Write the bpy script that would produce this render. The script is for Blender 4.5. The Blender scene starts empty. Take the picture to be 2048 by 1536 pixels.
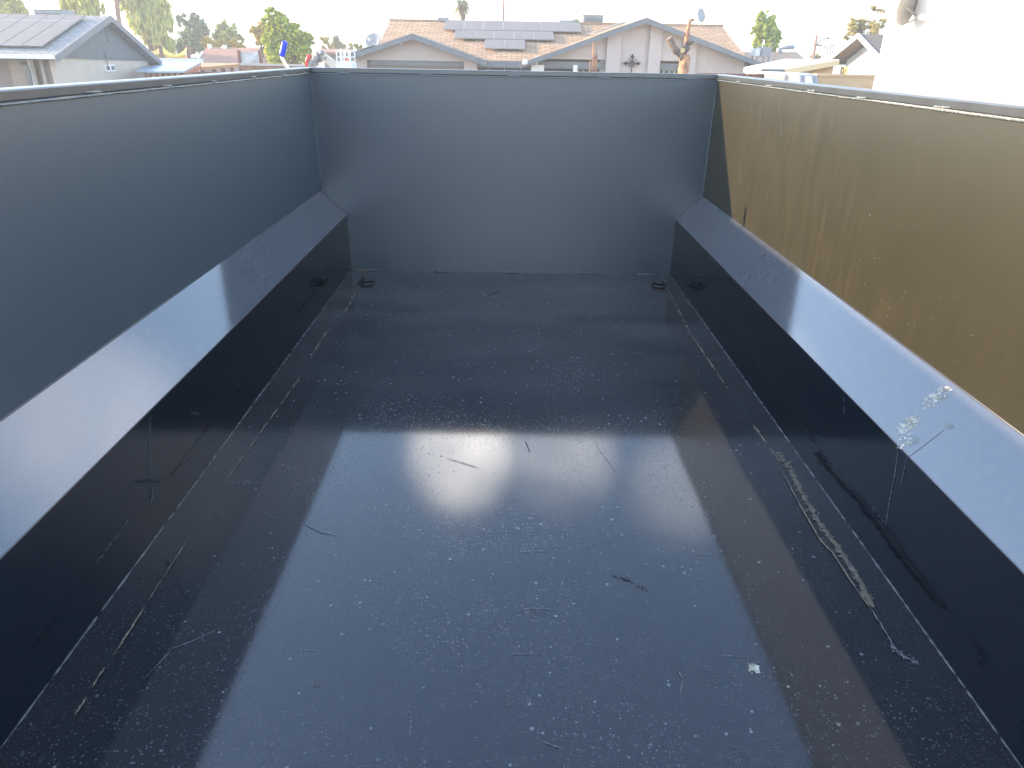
import bpy, math, random
from mathutils import Vector, Matrix, noise
random.seed(7)
S = bpy.context.scene
COL = S.collection
R = math.radians
# ---------------------------------------------------------------- camera
FPX, PITCH, ROLL, YAW = 1431.9, .4334, .0174, .0084
CAM = Vector((-.017, 0, 1.1604))
_F = Vector((math.sin(YAW)*math.cos(PITCH), math.cos(YAW)*math.cos(PITCH), -math.sin(PITCH)))
_R = Vector((math.cos(YAW), -math.sin(YAW), 0)); _U = _R.cross(_F)
RT = math.cos(ROLL)*_R + math.sin(ROLL)*_U
UP = -math.sin(ROLL)*_R + math.cos(ROLL)*_U
cam = bpy.data.cameras.new('camera'); co = bpy.data.objects.new('camera', cam); COL.objects.link(co)
cam.sensor_width = 36; cam.lens = FPX/2048*36; cam.clip_start = .05; cam.clip_end = 3000
m = Matrix.Identity(4)
for i in range(3):
    m[i][0] = RT[i]; m[i][1] = UP[i]; m[i][2] = -_F[i]; m[i][3] = CAM[i]
co.matrix_world = m
S.camera = co
# ---------------------------------------------------------------- light
SUN = Vector((-1, .28, .30)).normalized()
sl = bpy.data.lights.new('sun', 'SUN'); sl.energy = 3.0; sl.angle = R(.5); sl.color = (1, .72, .44)
so = bpy.data.objects.new('sun', sl); COL.objects.link(so)
so.rotation_euler = SUN.to_track_quat('Z', 'Y').to_euler()
W = bpy.data.worlds.new('World'); S.world = W; W.use_nodes = True
wn = W.node_tree.nodes; wl = W.node_tree.links
sky = wn.new('ShaderNodeTexSky'); sky.sky_type = 'NISHITA'; sky.sun_disc = False
sky.sun_elevation = math.asin(SUN.z); sky.sun_rotation = math.atan2(SUN.x, SUN.y)
sky.air_density = 1.0; sky.dust_density = .4; sky.ozone_density = 2.1
wtc = wn.new('ShaderNodeTexCoord')
wno = wn.new('ShaderNodeTexNoise'); wno.inputs['Scale'].default_value = 2.6; wno.inputs['Detail'].default_value = 7
wno.inputs['Roughness'].default_value = .55
wmp = wn.new('ShaderNodeMapping'); wmp.inputs['Scale'].default_value = (1, 1, 2.4); wmp.inputs['Location'].default_value = (.35, .1, .62)
wl.new(wtc.outputs['Generated'], wmp.inputs[0]); wl.new(wmp.outputs[0], wno.inputs['Vector'])
def _dir(az, el): return (math.sin(R(az))*math.cos(R(el)), math.cos(R(az))*math.cos(R(el)), math.sin(R(el)))
def _m(op, a, b=None, clamp=False):
    x = wn.new('ShaderNodeMath'); x.operation = op; x.use_clamp = clamp
    for i, q in enumerate((a, b)):
        if q is None: continue
        if isinstance(q, (int, float)): x.inputs[i].default_value = q
        else: wl.new(q, x.inputs[i])
    return x.outputs[0]
bank = None
for az, el, wdt, amp in ((-4, 30.5, 5.4, 1.0), (5, 30.5, 5.5, .4), (16, 32, 5, .12), (30, 30, 9, .12), (-24, 18, 6, .35), (40, 20, 14, .15), (0, 12, 20, .15), (150, 4, 16, .22), (178, 4, 16, .22), (206, 4, 16, .22)):  # low banks behind the camera are unseen, added to brighten the front panel
    dp = wn.new('ShaderNodeVectorMath'); dp.operation = 'DOT_PRODUCT'; wl.new(wtc.outputs['Generated'], dp.inputs[0]); dp.inputs[1].default_value = _dir(az, el)
    g = wn.new('ShaderNodeMapRange'); g.interpolation_type = 'SMOOTHSTEP'; g.inputs[1].default_value = math.cos(R(wdt)); g.inputs[2].default_value = math.cos(R(wdt*.25)); g.inputs[4].default_value = amp
    wl.new(dp.outputs['Value'], g.inputs[0]); bank = g.outputs[0] if bank is None else _m('MAXIMUM', bank, g.outputs[0])
wr = wn.new('ShaderNodeMapRange'); wr.inputs[1].default_value = .30; wr.inputs[2].default_value = .62; wl.new(wno.outputs['Fac'], wr.inputs[0])
cloudf = _m('MULTIPLY', bank, wr.outputs[0], True)
wmx = wn.new('ShaderNodeMix'); wmx.data_type = 'RGBA'
wl.new(cloudf, wmx.inputs[0]); wl.new(sky.outputs[0], wmx.inputs[6])
wmx.inputs[7].default_value = (22, 20.4, 18.6, 1)
wl.new(wmx.outputs[2], wn['Background'].inputs[0]); wn['Background'].inputs[1].default_value = .15
S.view_settings.view_transform = 'Standard'; S.view_settings.look = 'None'
S.view_settings.exposure = 2.5; S.view_settings.gamma = 1
S.cycles.max_bounces = 8; S.cycles.volume_bounces = 1; S.cycles.caustics_reflective = True; S.cycles.blur_glossy = 1.0; S.cycles.sample_clamp_indirect = 8; S.cycles.caustics_refractive = False
try: S.cycles.use_denoising = True
except Exception: pass

# ---------------------------------------------------------------- helpers
def ray(px, py): return (_F*FPX + RT*(px-1024) - UP*(py-768))
def hx(px, py, v): d = ray(px, py); return CAM + d*((v-CAM.x)/d.x)
def at(px, py, v): d = ray(px, py); return CAM + d*((v-CAM.y)/d.y)
def hz(px, py, v=0): d = ray(px, py); return CAM + d*((v-CAM.z)/d.z)
def hp(px, py, P, n): d = ray(px, py); return CAM + d*((Vector(P)-CAM).dot(n)/d.dot(n))

class MB:
    def __init__(s): s.v = []; s.f = []; s.sm = False
    def poly(s, pts):
        k = len(s.v); s.v += [tuple(p) for p in pts]; s.f.append(tuple(range(k, k+len(pts)))); return s
    def prism(s, pts, d):
        """closed slab: polygon pts extruded by vector d"""
        d = Vector(d); a = [Vector(p) for p in pts]; b = [p+d for p in a]; n = len(a); k = len(s.v)
        s.v += [tuple(p) for p in a+b]
        s.f.append(tuple(range(k+n-1, k-1, -1))); s.f.append(tuple(range(k+n, k+2*n)))
        for i in range(n): s.f.append((k+i, k+(i+1) % n, k+n+(i+1) % n, k+n+i))
        return s
    def box(s, x0, x1, y0, y1, z0, z1):
        return s.prism([(x0, y0, z0), (x1, y0, z0), (x1, y1, z0), (x0, y1, z0)], (0, 0, z1-z0))
    def obox(s, c, ux, uy, uz):
        c, ux, uy, uz = map(Vector, (c, ux, uy, uz))
        return s.prism([c-ux-uy-uz, c+ux-uy-uz, c+ux+uy-uz, c-ux+uy-uz], uz*2)
    def tube(s, pts, rad, n=8, cap=True):
        pts = [Vector(p) for p in pts]; N = len(pts)
        rr = rad if isinstance(rad, (list, tuple)) else [rad]*N
        k0 = len(s.v)
        prev = None
        for i, p in enumerate(pts):
            t = (pts[min(i+1, N-1)]-pts[max(i-1, 0)]).normalized()
            a = prev - t*prev.dot(t) if prev else t.orthogonal()
            if a.length < 1e-6: a = t.orthogonal()
            a.normalize(); prev = a; b = t.cross(a)
            for j in range(n):
                q = 2*math.pi*j/n
                s.v.append(tuple(p+(a*math.cos(q)+b*math.sin(q))*rr[i]))
        for i in range(N-1):
            for j in range(n):
                s.f.append((k0+i*n+j, k0+i*n+(j+1) % n, k0+(i+1)*n+(j+1) % n, k0+(i+1)*n+j))
        if cap:
            s.f.append(tuple(k0+j for j in range(n-1, -1, -1))); s.f.append(tuple(k0+(N-1)*n+j for j in range(n)))
        return s
    def disc(s, c, nrm, r, n=20, th=.01):
        c = Vector(c); nrm = Vector(nrm).normalized(); a = nrm.orthogonal().normalized(); b = nrm.cross(a)
        return s.prism([c+(a*math.cos(2*math.pi*j/n)+b*math.sin(2*math.pi*j/n))*r for j in range(n)], nrm*th)
    def build(s, name, mat, parent=None, smooth=False, bevel=0):
        me = bpy.data.meshes.new(name); me.from_pydata(s.v, [], s.f); me.validate(); me.update()
        o = bpy.data.objects.new(name, me); COL.objects.link(o)
        if mat: me.materials.append(mat)
        if smooth or s.sm:
            for p in me.polygons: p.use_smooth = True
        import bmesh
        bm = bmesh.new(); bm.from_mesh(me); bmesh.ops.recalc_face_normals(bm, faces=bm.faces); bm.to_mesh(me); bm.free()
        if bevel:
            b = o.modifiers.new('bevel', 'BEVEL'); b.width = bevel; b.segments = 2; b.limit_method = 'ANGLE'
        if parent:
            o.parent = parent; o.matrix_parent_inverse = Matrix.Translation(-parent.location) if parent.parent is None and parent.type == 'EMPTY' else Matrix.Identity(4)
        return o
def thing(name, label, cat, loc=(0, 0, 0), group=None):
    o = bpy.data.objects.new(name, None); COL.objects.link(o); o.location = loc; o.empty_display_size = .2
    return tag(o, label, cat, group)
def tag(o, label=None, cat=None, group=None, kind=None):
    if label: o['label'] = label
    if cat: o['category'] = cat
    if group: o['group'] = group
    if kind: o['kind'] = kind
    return o

# ---------------------------------------------------------------- materials
def mat(name, col, rough=.6, spec=.5, metal=0, var=.0, vscale=3, bump=0, bscale=40, ior=1.5, col2=None, coat=0):
    M = bpy.data.materials.new(name); M.use_nodes = True; n = M.node_tree.nodes; l = M.node_tree.links
    b = n['Principled BSDF']; b.inputs['Base Color'].default_value = (*col, 1); b.inputs['Roughness'].default_value = rough
    b.inputs['Metallic'].default_value = metal; b.inputs['IOR'].default_value = ior
    b.inputs['Specular IOR Level'].default_value = spec; b.inputs['Coat Weight'].default_value = coat
    if var or bump:
        tc = n.new('ShaderNodeTexCoord')
    if var:
        t = n.new('ShaderNodeTexNoise'); t.inputs['Scale'].default_value = vscale; t.inputs['Detail'].default_value = 6
        l.new(tc.outputs['Object'], t.inputs['Vector'])
        mx = n.new('ShaderNodeMix'); mx.data_type = 'RGBA'; c2 = col2 or tuple(c*(1-var) for c in col)
        rp = n.new('ShaderNodeMapRange'); rp.inputs[1].default_value = .35; rp.inputs[2].default_value = .65
        l.new(t.outputs['Fac'], rp.inputs[0]); l.new(rp.outputs[0], mx.inputs[0])
        mx.inputs[6].default_value = (*col, 1); mx.inputs[7].default_value = (*c2, 1)
        l.new(mx.outputs[2], b.inputs['Base Color'])
    if bump:
        t2 = n.new('ShaderNodeTexNoise'); t2.inputs['Scale'].default_value = bscale; t2.inputs['Detail'].default_value = 4
        l.new(tc.outputs['Object'], t2.inputs['Vector'])
        bp = n.new('ShaderNodeBump'); bp.inputs['Strength'].default_value = bump; bp.inputs['Distance'].default_value = .02
        l.new(t2.outputs['Fac'], bp.inputs['Height']); l.new(bp.outputs[0], b.inputs['Normal'])
    return M

def nd(n, t, **k):
    x = n.new(t)
    for a, v in k.items(): setattr(x, a, v)
    return x
def math_(n, l, op, a, b=None, c=None, clamp=False):
    x = n.new('ShaderNodeMath'); x.operation = op; x.use_clamp = clamp
    for i, q in enumerate((a, b, c)):
        if q is None: continue
        if isinstance(q, (int, float)): x.inputs[i].default_value = q
        else: l.new(q, x.inputs[i])
    return x.outputs[0]
def nmap(n, l, src, scale, loc=(0, 0, 0)):
    x = n.new('ShaderNodeMapping'); x.inputs['Scale'].default_value = scale; x.inputs['Location'].default_value = loc
    l.new(src, x.inputs[0]); return x.outputs[0]
def ntex(n, l, src, scale, detail=4, rough=.5):
    x = n.new('ShaderNodeTexNoise'); x.inputs['Scale'].default_value = scale; x.inputs['Detail'].default_value = detail
    x.inputs['Roughness'].default_value = rough; l.new(src, x.inputs['Vector']); return x.outputs['Fac']
def ramp(n, l, src, a, b, lo=0., hi=1.):
    x = n.new('ShaderNodeMapRange'); x.inputs[1].default_value = a; x.inputs[2].default_value = b
    x.inputs[3].default_value = lo; x.inputs[4].default_value = hi; l.new(src, x.inputs[0]); return x.outputs[0]
def mixc(n, l, fac, a, b):
    x = n.new('ShaderNodeMix'); x.data_type = 'RGBA'
    if isinstance(fac, float): x.inputs[0].default_value = fac
    else: l.new(fac, x.inputs[0])
    for i, q in ((6, a), (7, b)):
        if isinstance(q, tuple): x.inputs[i].default_value = (*q, 1)
        else: l.new(q, x.inputs[i])
    return x.outputs[2]
def spots(n, l, src, scale, rmin, rmax, dens):
    """round dried water spots: cells of a Voronoi, a random share of which carry a spot of random size"""
    v = n.new('ShaderNodeTexVoronoi'); v.inputs['Scale'].default_value = scale; l.new(src, v.inputs['Vector'])
    sp = n.new('ShaderNodeSeparateColor'); l.new(v.outputs['Color'], sp.inputs[0])
    on = math_(n, l, 'GREATER_THAN', sp.outputs[0], 1-dens)
    rad = math_(n, l, 'MULTIPLY_ADD', sp.outputs[1], (rmax-rmin)*scale, rmin*scale)
    d = math_(n, l, 'DIVIDE', v.outputs['Distance'], rad)
    s = math_(n, l, 'SUBTRACT', 1.15, d)
    s = math_(n, l, 'MULTIPLY', s, 5, clamp=True)
    s = math_(n, l, 'MULTIPLY', s, on)
    return math_(n, l, 'MULTIPLY', s, sp.outputs[2])

def paint(name, base=(.010, .013, .017), dust=(.16, .15, .13), rough=.3, ior=1.6, dustamt=.12, floor=False, wav=.12, spotk=1.0, sheen=0.):
    M = bpy.data.materials.new(name); M.use_nodes = True; n = M.node_tree.nodes; l = M.node_tree.links
    b = n['Principled BSDF']; tc = n.new('ShaderNodeTexCoord'); o = tc.outputs['Object']
    b.inputs['IOR'].default_value = ior
    b.inputs['Sheen Weight'].default_value = sheen; b.inputs['Sheen Roughness'].default_value = .45
    big = ntex(n, l, o, 1.3, 5, .6)
    fine = ntex(n, l, nmap(n, l, o, (60, 220, 60) if floor else (70, 34, 5)), 1, 3, .7)
    dm = math_(n, l, 'MULTIPLY', ramp(n, l, big, .35, .7), ramp(n, l, fine, .42, .72))
    dm = math_(n, l, 'MULTIPLY', dm, dustamt*2)
    dm = math_(n, l, 'ADD', dm, dustamt*.25)
    if floor:
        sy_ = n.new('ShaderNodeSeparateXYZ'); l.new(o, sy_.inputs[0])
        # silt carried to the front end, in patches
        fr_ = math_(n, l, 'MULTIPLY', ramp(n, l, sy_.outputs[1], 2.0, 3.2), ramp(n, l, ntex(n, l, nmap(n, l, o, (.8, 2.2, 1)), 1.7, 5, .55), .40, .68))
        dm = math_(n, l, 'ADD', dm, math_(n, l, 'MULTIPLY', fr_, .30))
        # grit left where the water dried: fine specks denser in drifts
        g1 = spots(n, l, o, 170, .0009, .0022, .75)
        dr = ramp(n, l, ntex(n, l, nmap(n, l, o, (1, 1.6, 1)), 1.9, 5, .6), .38, .66, .12, 1.)
        g1 = math_(n, l, 'MULTIPLY', g1, dr)
        g2 = math_(n, l, 'MULTIPLY', spots(n, l, o, 46, .0016, .0042, .42), ramp(n, l, ntex(n, l, o, 2.6, 3), .36, .6, .25, 1))
        g3 = math_(n, l, 'MULTIPLY', spots(n, l, o, 15, .0016, .0040, .30), .7)
        sp = math_(n, l, 'ADD', math_(n, l, 'MULTIPLY', g1, .55), math_(n, l, 'MAXIMUM', g2, g3), clamp=True)
    else:
        g1 = math_(n, l, 'MULTIPLY', spots(n, l, nmap(n, l, o, (1, 1, .6)), 60, .0008, .0018, .25), ramp(n, l, ntex(n, l, o, 1.6, 4), .5, .68))
        sp = math_(n, l, 'ADD', g1, math_(n, l, 'MULTIPLY', spots(n, l, o, 11, .0012, .003, .10), .6), clamp=True)
    sp = math_(n, l, 'MULTIPLY', sp, math_(n, l, 'MULTIPLY', ramp(n, l, ntex(n, l, o, 1.1, 4, .6), .3, .7, .35, 1.25), spotk))
    c = mixc(n, l, dm, base, dust)
    c = mixc(n, l, sp, c, (.28, .285, .28))
    l.new(c, b.inputs['Base Color'])
    rr = math_(n, l, 'ADD', math_(n, l, 'MULTIPLY', dm, .3), rough)
    rr = math_(n, l, 'ADD', rr, math_(n, l, 'MULTIPLY', sp, .5), clamp=True)
    l.new(rr, b.inputs['Roughness'])
    bp = n.new('ShaderNodeBump'); bp.inputs['Strength'].default_value = wav; bp.inputs['Distance'].default_value = .02
    h = ntex(n, l, nmap(n, l, o, (1, .8, 1)), 2.2, 2, .4)
    l.new(h, bp.inputs['Height'])
    bp2 = n.new('ShaderNodeBump'); bp2.inputs['Strength'].default_value = .25; bp2.inputs['Distance'].default_value = .0006
    l.new(math_(n, l, 'ADD', sp, math_(n, l, 'MULTIPLY', fine, .03)), bp2.inputs['Height']); l.new(bp.outputs[0], bp2.inputs['Normal'])
    l.new(bp2.outputs[0], b.inputs['Normal'])
    return M

M = {}
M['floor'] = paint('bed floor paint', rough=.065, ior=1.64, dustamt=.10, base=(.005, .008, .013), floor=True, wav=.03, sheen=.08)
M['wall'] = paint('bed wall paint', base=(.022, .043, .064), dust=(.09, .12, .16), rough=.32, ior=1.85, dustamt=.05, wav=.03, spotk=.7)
M['shadewall'] = paint('veil tinted side wall paint', base=(.046, .073, .093), dust=(.12, .14, .15), rough=.38, ior=2.05, dustamt=.06, wav=.03, spotk=1.3)  # same paint, pale veil of glare put into the left side's base colour
M['sunwall'] = paint('glow tinted bed wall paint', base=(.019, .0178, .006), dust=(.22, .17, .08), rough=.33, ior=2.2, dustamt=.045, wav=.03, spotk=2.0)  # same paint, brown sun glow put into the right side's colours
M['ledge'] = paint('ledge paint', base=(.052, .059, .072), rough=.07, ior=2.1, dustamt=.08, wav=.01, spotk=.3, sheen=.1)
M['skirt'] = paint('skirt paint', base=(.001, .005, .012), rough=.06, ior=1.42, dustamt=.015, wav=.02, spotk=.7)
M['rail'] = mat('rail paint', (.035, .043, .05), .35, ior=2.0, var=.4, vscale=9)
M['bead'] = mat('painted weld', (.13, .15, .15), .25, ior=1.8, bump=.5, bscale=120)
M['seam'] = mat('rusty seam', (.30, .23, .14), .8, var=.7, vscale=60, col2=(.10, .085, .07), bump=.15, bscale=200)
M['edge'] = mat('worn edge', (.20, .20, .19), .45, var=.6, vscale=50)
M['grit'] = mat('caked dirt', (.20, .165, .12), .95, var=.8, vscale=70, col2=(.10, .085, .07), bump=.25, bscale=260)
M['scuff'] = mat('scuff', (.24, .25, .26), .7, var=.6, vscale=120, col2=(.03, .035, .04))
M['smear2'] = mat('dust flecks', (.16, .155, .14), .8, var=.6, vscale=30)
M['smear'] = mat('dusty smear', (.055, .065, .075), .6)
M['darkscuff'] = mat('dark scuff', (.022, .024, .026), .45)
M['dropping'] = mat('dropping', (.78, .76, .66), .85, var=.6, vscale=90, col2=(.30, .27, .2))
M['wet'] = mat('dropping film', (.10, .12, .11), .22, ior=1.7)
M['iron'] = mat('black iron', (.03, .032, .035), .35, metal=.3, ior=1.6)

# ================================================================= SETTING
GZ = -1.35
WF, WO, D0, ZT, ZC1, ZC2, YB = .925, 1.0593, 4.048, 1.0752, .3189, .4549, -.35
g = MB().poly([(-900, -300, GZ), (900, -300, GZ), (900, 1500, GZ), (-900, 1500, GZ)])
tag(g.build('ground', mat('dusty ground', (.36, .30, .23), .95, var=.35, vscale=.6, bump=.3, bscale=6)), kind='structure')
g = MB().box(-200, 200, 14, 22, GZ-.2, GZ+.004)
tag(g.build('road', mat('asphalt', (.055, .055, .055), .9, var=.3, vscale=2)), kind='structure')
for (a, b) in ((13.8, 14.0), (22.0, 22.2)):
    tag(MB().box(-200, 200, a, b, GZ-.2, GZ+.12).build('kerb', mat('kerb concrete', (.4, .38, .35), .9, var=.2)), kind='structure')
# far hills
h = MB(); hv = []
N = 90
for i in range(N+1):
    x = -700+1400*i/N
    z = 14+16*noise.noise(Vector((i*.11, 3, 0)))+7*noise.noise(Vector((i*.37, 9, 0)))
    hv.append((x, z))
for k, (yy, s_) in enumerate(((900, 0), (960, 1), (1150, 0))):
    for x, z in hv: h.v.append((x, yy, GZ if s_ == 0 else GZ+max(2, z)))
for k in range(2):
    for i in range(N): h.f.append((k*(N+1)+i, k*(N+1)+i+1, (k+1)*(N+1)+i+1, (k+1)*(N+1)+i))
tag(h.build('hills', mat('desert hills', (.25, .2, .17), .95, var=.3, vscale=.02), smooth=True), kind='structure')

# ================================================================= DUMP TRAILER
T = thing('dump_trailer', 'deep black steel dump trailer bed seen from inside, taking up most of the picture', 'trailer', (0, 1.8, 0))
TH = .005
# floor: fine grid with slight dish of the sheet and a lifted rear edge
def floor_z(x, y):
    z = .0015*noise.noise(Vector((x*1.5, y*1.2, 1)))
    u = max(0, (y-3.75)/.3)
    return z - .012*math.cos(x/WF*1.57)**1*u*0
fm = MB(); nx, ny = 24, 56
for j in range(ny+1):
    for i in range(nx+1):
        x = -WF+2*WF*i/nx; y = YB+(D0-YB)*j/ny
        fm.v.append((x, y, floor_z(x, y)))
for j in range(ny):
    for i in range(nx): a = j*(nx+1)+i; fm.f.append((a, a+1, a+nx+2, a+nx+1))
fm.sm = True
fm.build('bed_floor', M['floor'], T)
MB().box(-WF-.1, WF+.1, YB, D0+.02, -.16, -.012).build('chassis', M['iron'], T)
# side skins, ledges and skirts
for s in (-1, 1):
    q = lambda x, z: (s*x, YB, z)
    dy = (0, D0-YB, 0)
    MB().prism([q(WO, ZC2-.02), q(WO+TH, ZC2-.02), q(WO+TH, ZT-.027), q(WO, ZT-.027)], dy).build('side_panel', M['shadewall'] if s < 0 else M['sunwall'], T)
    MB().prism([q(WF, ZC1), q(WF+.003, ZC1-.006), q(WO+.003, ZC2-.006), q(WO, ZC2)], (0, D0-YB-.004, 0)).build('sloped_ledge', M['ledge'], T)
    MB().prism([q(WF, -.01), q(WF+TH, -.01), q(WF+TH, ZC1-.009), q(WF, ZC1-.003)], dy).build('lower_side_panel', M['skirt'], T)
    # bent edges catch the light
    e = MB(); e.tube([(s*(WF+.001), YB, ZC1-.001), (s*(WF+.001), D0-.004, ZC1-.001)], .0022, 6); e.sm = True
    e.tube([(s*(WO-.001), YB, ZC2+.001), (s*(WO-.001), D0-.004, ZC2+.001)], .0018, 6)
    e.build('bent_edge', M['rail'], T)
    # cut end of the ledge
    MB().tube([(s*(WF+.002), D0-.006, ZC1+.002), (s*(WO-.002), D0-.006, ZC2+.002)], .0022, 6).build('ledge_end', M['edge'], T)
    # top rail, a square tube 4 mm proud of the skin
    r = MB().prism([q(WO-.004, ZT-.025), q(WO+.05, ZT-.025), q(WO+.05, ZT), q(WO-.004, ZT)], (0, D0-YB+(.05), 0))
    r.build('top_rail', M['rail'], T, bevel=.004)
    # outside posts
    for y in (.3, 1.2, 2.1, 3.0, 3.9):
        MB().box(min(s*(WO+TH), s*(WO+.05)), max(s*(WO+TH), s*(WO+.05)), y-.03, y+.03, -.1, ZT-.04).build('post', M['rail'], T)
MB().box(-WO-TH, WO+TH, D0, D0+TH, -.01, ZT-.025).build('front_panel', M['wall'], T)
MB().box(-WO+.004, WO-.004, D0-.004, D0+.05, ZT-.025, ZT-.0005).build('front_rail', M['rail'], T, bevel=.004)
# weld beads
def bead(p0, p1, w, name='weld_bead', matr='bead', step=.012, amp=.35, jumps=None, parts=None):
    """run of weld from p0 to p1 with ripples; jumps = list of (t0,t1,offset)"""
    p0 = Vector(p0); p1 = Vector(p1); L = (p1-p0).length; n = max(3, int(L/step)); b = MB(); b.sm = True
    pts = []; rr = []
    for i in range(n+1):
        t = i/n; p = p0.lerp(p1, t); off = Vector((0, 0, 0)); k = 1
        off += Vector((0, 0, .0012*noise.noise(Vector((t*L*9, 5, p0.x)))))
        pts.append(p+off); rr.append(w*k*(1+amp*(random.random()-.5)))
    b.tube(pts, rr, 7)
    for (a, c, dz) in jumps or []:
        o = Vector((0, 0, dz)); bead(p0.lerp(p1, a)+o, p0.lerp(p1, c)+o+Vector((0, 0, -.002)), w*1.05, name, matr, .008, .8)
    return b.build(name, M[matr], T)
ZB = ZT-.028
def jl(L, sp, seed):
    rs = random.Random(seed); o = []; y = .12
    while y < L:
        o.append((y/L, (y+.05+rs.random()*.03)/L, .006+.003*rs.random())); y += sp*(1+.25*rs.random())
    return o
for s in (-1, 1):
    L = D0-YB
    bead((s*(WO-.004), YB, ZB), (s*(WO-.004), D0-.01, ZB), .0027, jumps=jl(L, .38, 3+s))
    bead((s*(WO-.003), D0-.004, ZT-.04), (s*(WO-.003), D0-.004, ZC2+.01), .0028, amp=.6)
    bead((s*(WF-.001), YB, .001), (s*(WF-.001), D0-.01, .001), .0030, matr='edge', amp=.8)
bead((-WO+.03, D0-.004, ZB-.002), (WO-.05, D0-.004, ZB-.002), .0027, jumps=jl(2.1, .42, 9))
for px0, px1, yy in ((735, 756, 540), (868, 898, 545), (1008, 1038, 547), (1160, 1188, 548), (1272, 1308, 546)):
    a = at(px0, yy, D0); c = at(px1, yy, D0)
    bead((a.x, D0-.004, .004), (c.x, D0-.004, .004), .0045, matr='edge')
bead((-WF+.004, D0-.004, .003), (-WF+.12, D0-.004, .003), .004, matr='seam')
# floor flanges: lapped side strips, 2 mm thick, with a ragged rusty seam where they end
def ribbon(pts, w, z, name, matr, th=.0008, jit=.3, parent=T, step=.01, nrm=Vector((0, 0, 1)), wob=0):
    P = [Vector(p) for p in pts]; dense = []
    for a, b in zip(P[:-1], P[1:]):
        k = max(1, int((b-a).length/step))
        for i in range(k): dense.append(a.lerp(b, i/k))
    dense.append(P[-1]); N = len(dense); me = MB()
    ww = w if callable(w) else (lambda t: w)
    L = []; Rr = []
    for i in range(1, N-1): dense[i] = dense[i]+Vector((random.uniform(-1, 1)*wob, random.uniform(-1, 1)*wob, 0))
    for i, p in enumerate(dense):
        t = (dense[min(i+1, N-1)]-dense[max(i-1, 0)]).normalized(); sd = t.cross(nrm).normalized()
        taper = min(1, 4*i/N+.1, 4*(N-1-i)/N+.1)
        a = ww(i/N)*taper*(1+jit*(random.random()*2-1)); b = ww(i/N)*taper*(1+jit*(random.random()*2-1))
        L.append(p+sd*a/2+nrm*z); Rr.append(p-sd*b/2+nrm*z)
    for i in range(N):
        me.v += [tuple(L[i]), tuple(Rr[i]), tuple((L[i]+Rr[i])/2+nrm*th)]
    for i in range(N-1):
        k = 3*i; me.f += [(k, k+3, k+5, k+2), (k+2, k+5, k+4, k+1)]
    return me.build(name, M[matr], parent)
for s in (-1, 1):
    xi = s*.838
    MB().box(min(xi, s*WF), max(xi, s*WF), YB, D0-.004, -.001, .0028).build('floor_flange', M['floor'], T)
rs = random.Random(4)
def seam(px, w=.004, matr='seam', **k):
    P = [hz(x, y, .003) for x, y in px]; a, b = P[0], P[-1]; L = (b-a).length; t = 0
    while t < .98:
        u = min(1, t+rs.uniform(.05, .16)/L)
        off = Vector((rs.uniform(-.0012, .0012), 0, 0))
        pa, pb = a.lerp(b, t)+off, a.lerp(b, u)+off
        ribbon([pa, pa.lerp(pb, .5), pb], w*rs.uniform(.45, 1.1), .0012, 'floor_seam', matr, wob=.0010, jit=.7, step=.005, **k)
        t = u+rs.uniform(.0, .03)/L
seam([(735, 541), (722, 566), (706, 596), (690, 625)], .010)
seam([(655, 662), (640, 690), (622, 712)], .006)
seam([(600, 755), (580, 775), (560, 800), (530, 850), (500, 890), (470, 935), (455, 958)], .0045)
seam([(372, 1085), (350, 1120), (330, 1160), (300, 1205), (270, 1250), (235, 1295), (205, 1350), (165, 1400), (148, 1432)], .0035)
seam([(1320, 545), (1330, 580), (1352, 620), (1372, 655), (1384, 675)], .007)
seam([(1384, 672), (1400, 700), (1422, 730), (1455, 777)], .006)
seam([(1506, 850), (1524, 880), (1545, 905), (1560, 925)], .007)
def debris(pts, w, n, seed, size, name, matr, nrm=Vector((0, 0, 1)), z=.001, el=3):
    rs = random.Random(seed); b = MB(); P = [Vector(p) for p in pts]
    for i in range(n):
        t = rs.random(); k = t*(len(P)-1); j = min(int(k), len(P)-2); p = P[j].lerp(P[j+1], k-j); d = (P[j+1]-P[j]).normalized(); sd = d.cross(nrm)
        env = .35+.65*abs(noise.noise(Vector((t*7, seed, 0))))*2
        p = p+sd*w*env*rs.gauss(0, .33)+nrm*z; blob(b, p, size*(.3+1.2*rs.random()**2), nrm, rs, el=(1, el), ax=sd)
    o = b.build(name, M[matr], T)
    if name == 'dust_fleck': o['kind'] = 'stuff'
    return o
# the torn strip of caked dirt on the right seam
if 0: ribbon([hz(x, y, .003) for x, y in ((1556, 900), (1590, 950), (1612, 1000), (1640, 1045), (1670, 1085), (1700, 1130), (1722, 1165), (1742, 1212))],
       lambda t: .010+.016*math.sin(3.14*t)**.6, .0014, 'dirt_streak', 'grit', jit=.5, th=.003)
ribbon([hz(x, y, .003) for x, y in ((1560, 935), (1600, 1010), (1640, 1080), (1665, 1105), (1700, 1160), (1745, 1225))], .004, .0012, 'floor_seam', 'seam', jit=.5)
if 0: pass
seam([(1742, 1215), (1762, 1250), (1785, 1285), (1800, 1312)], .0035, 'edge')
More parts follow.
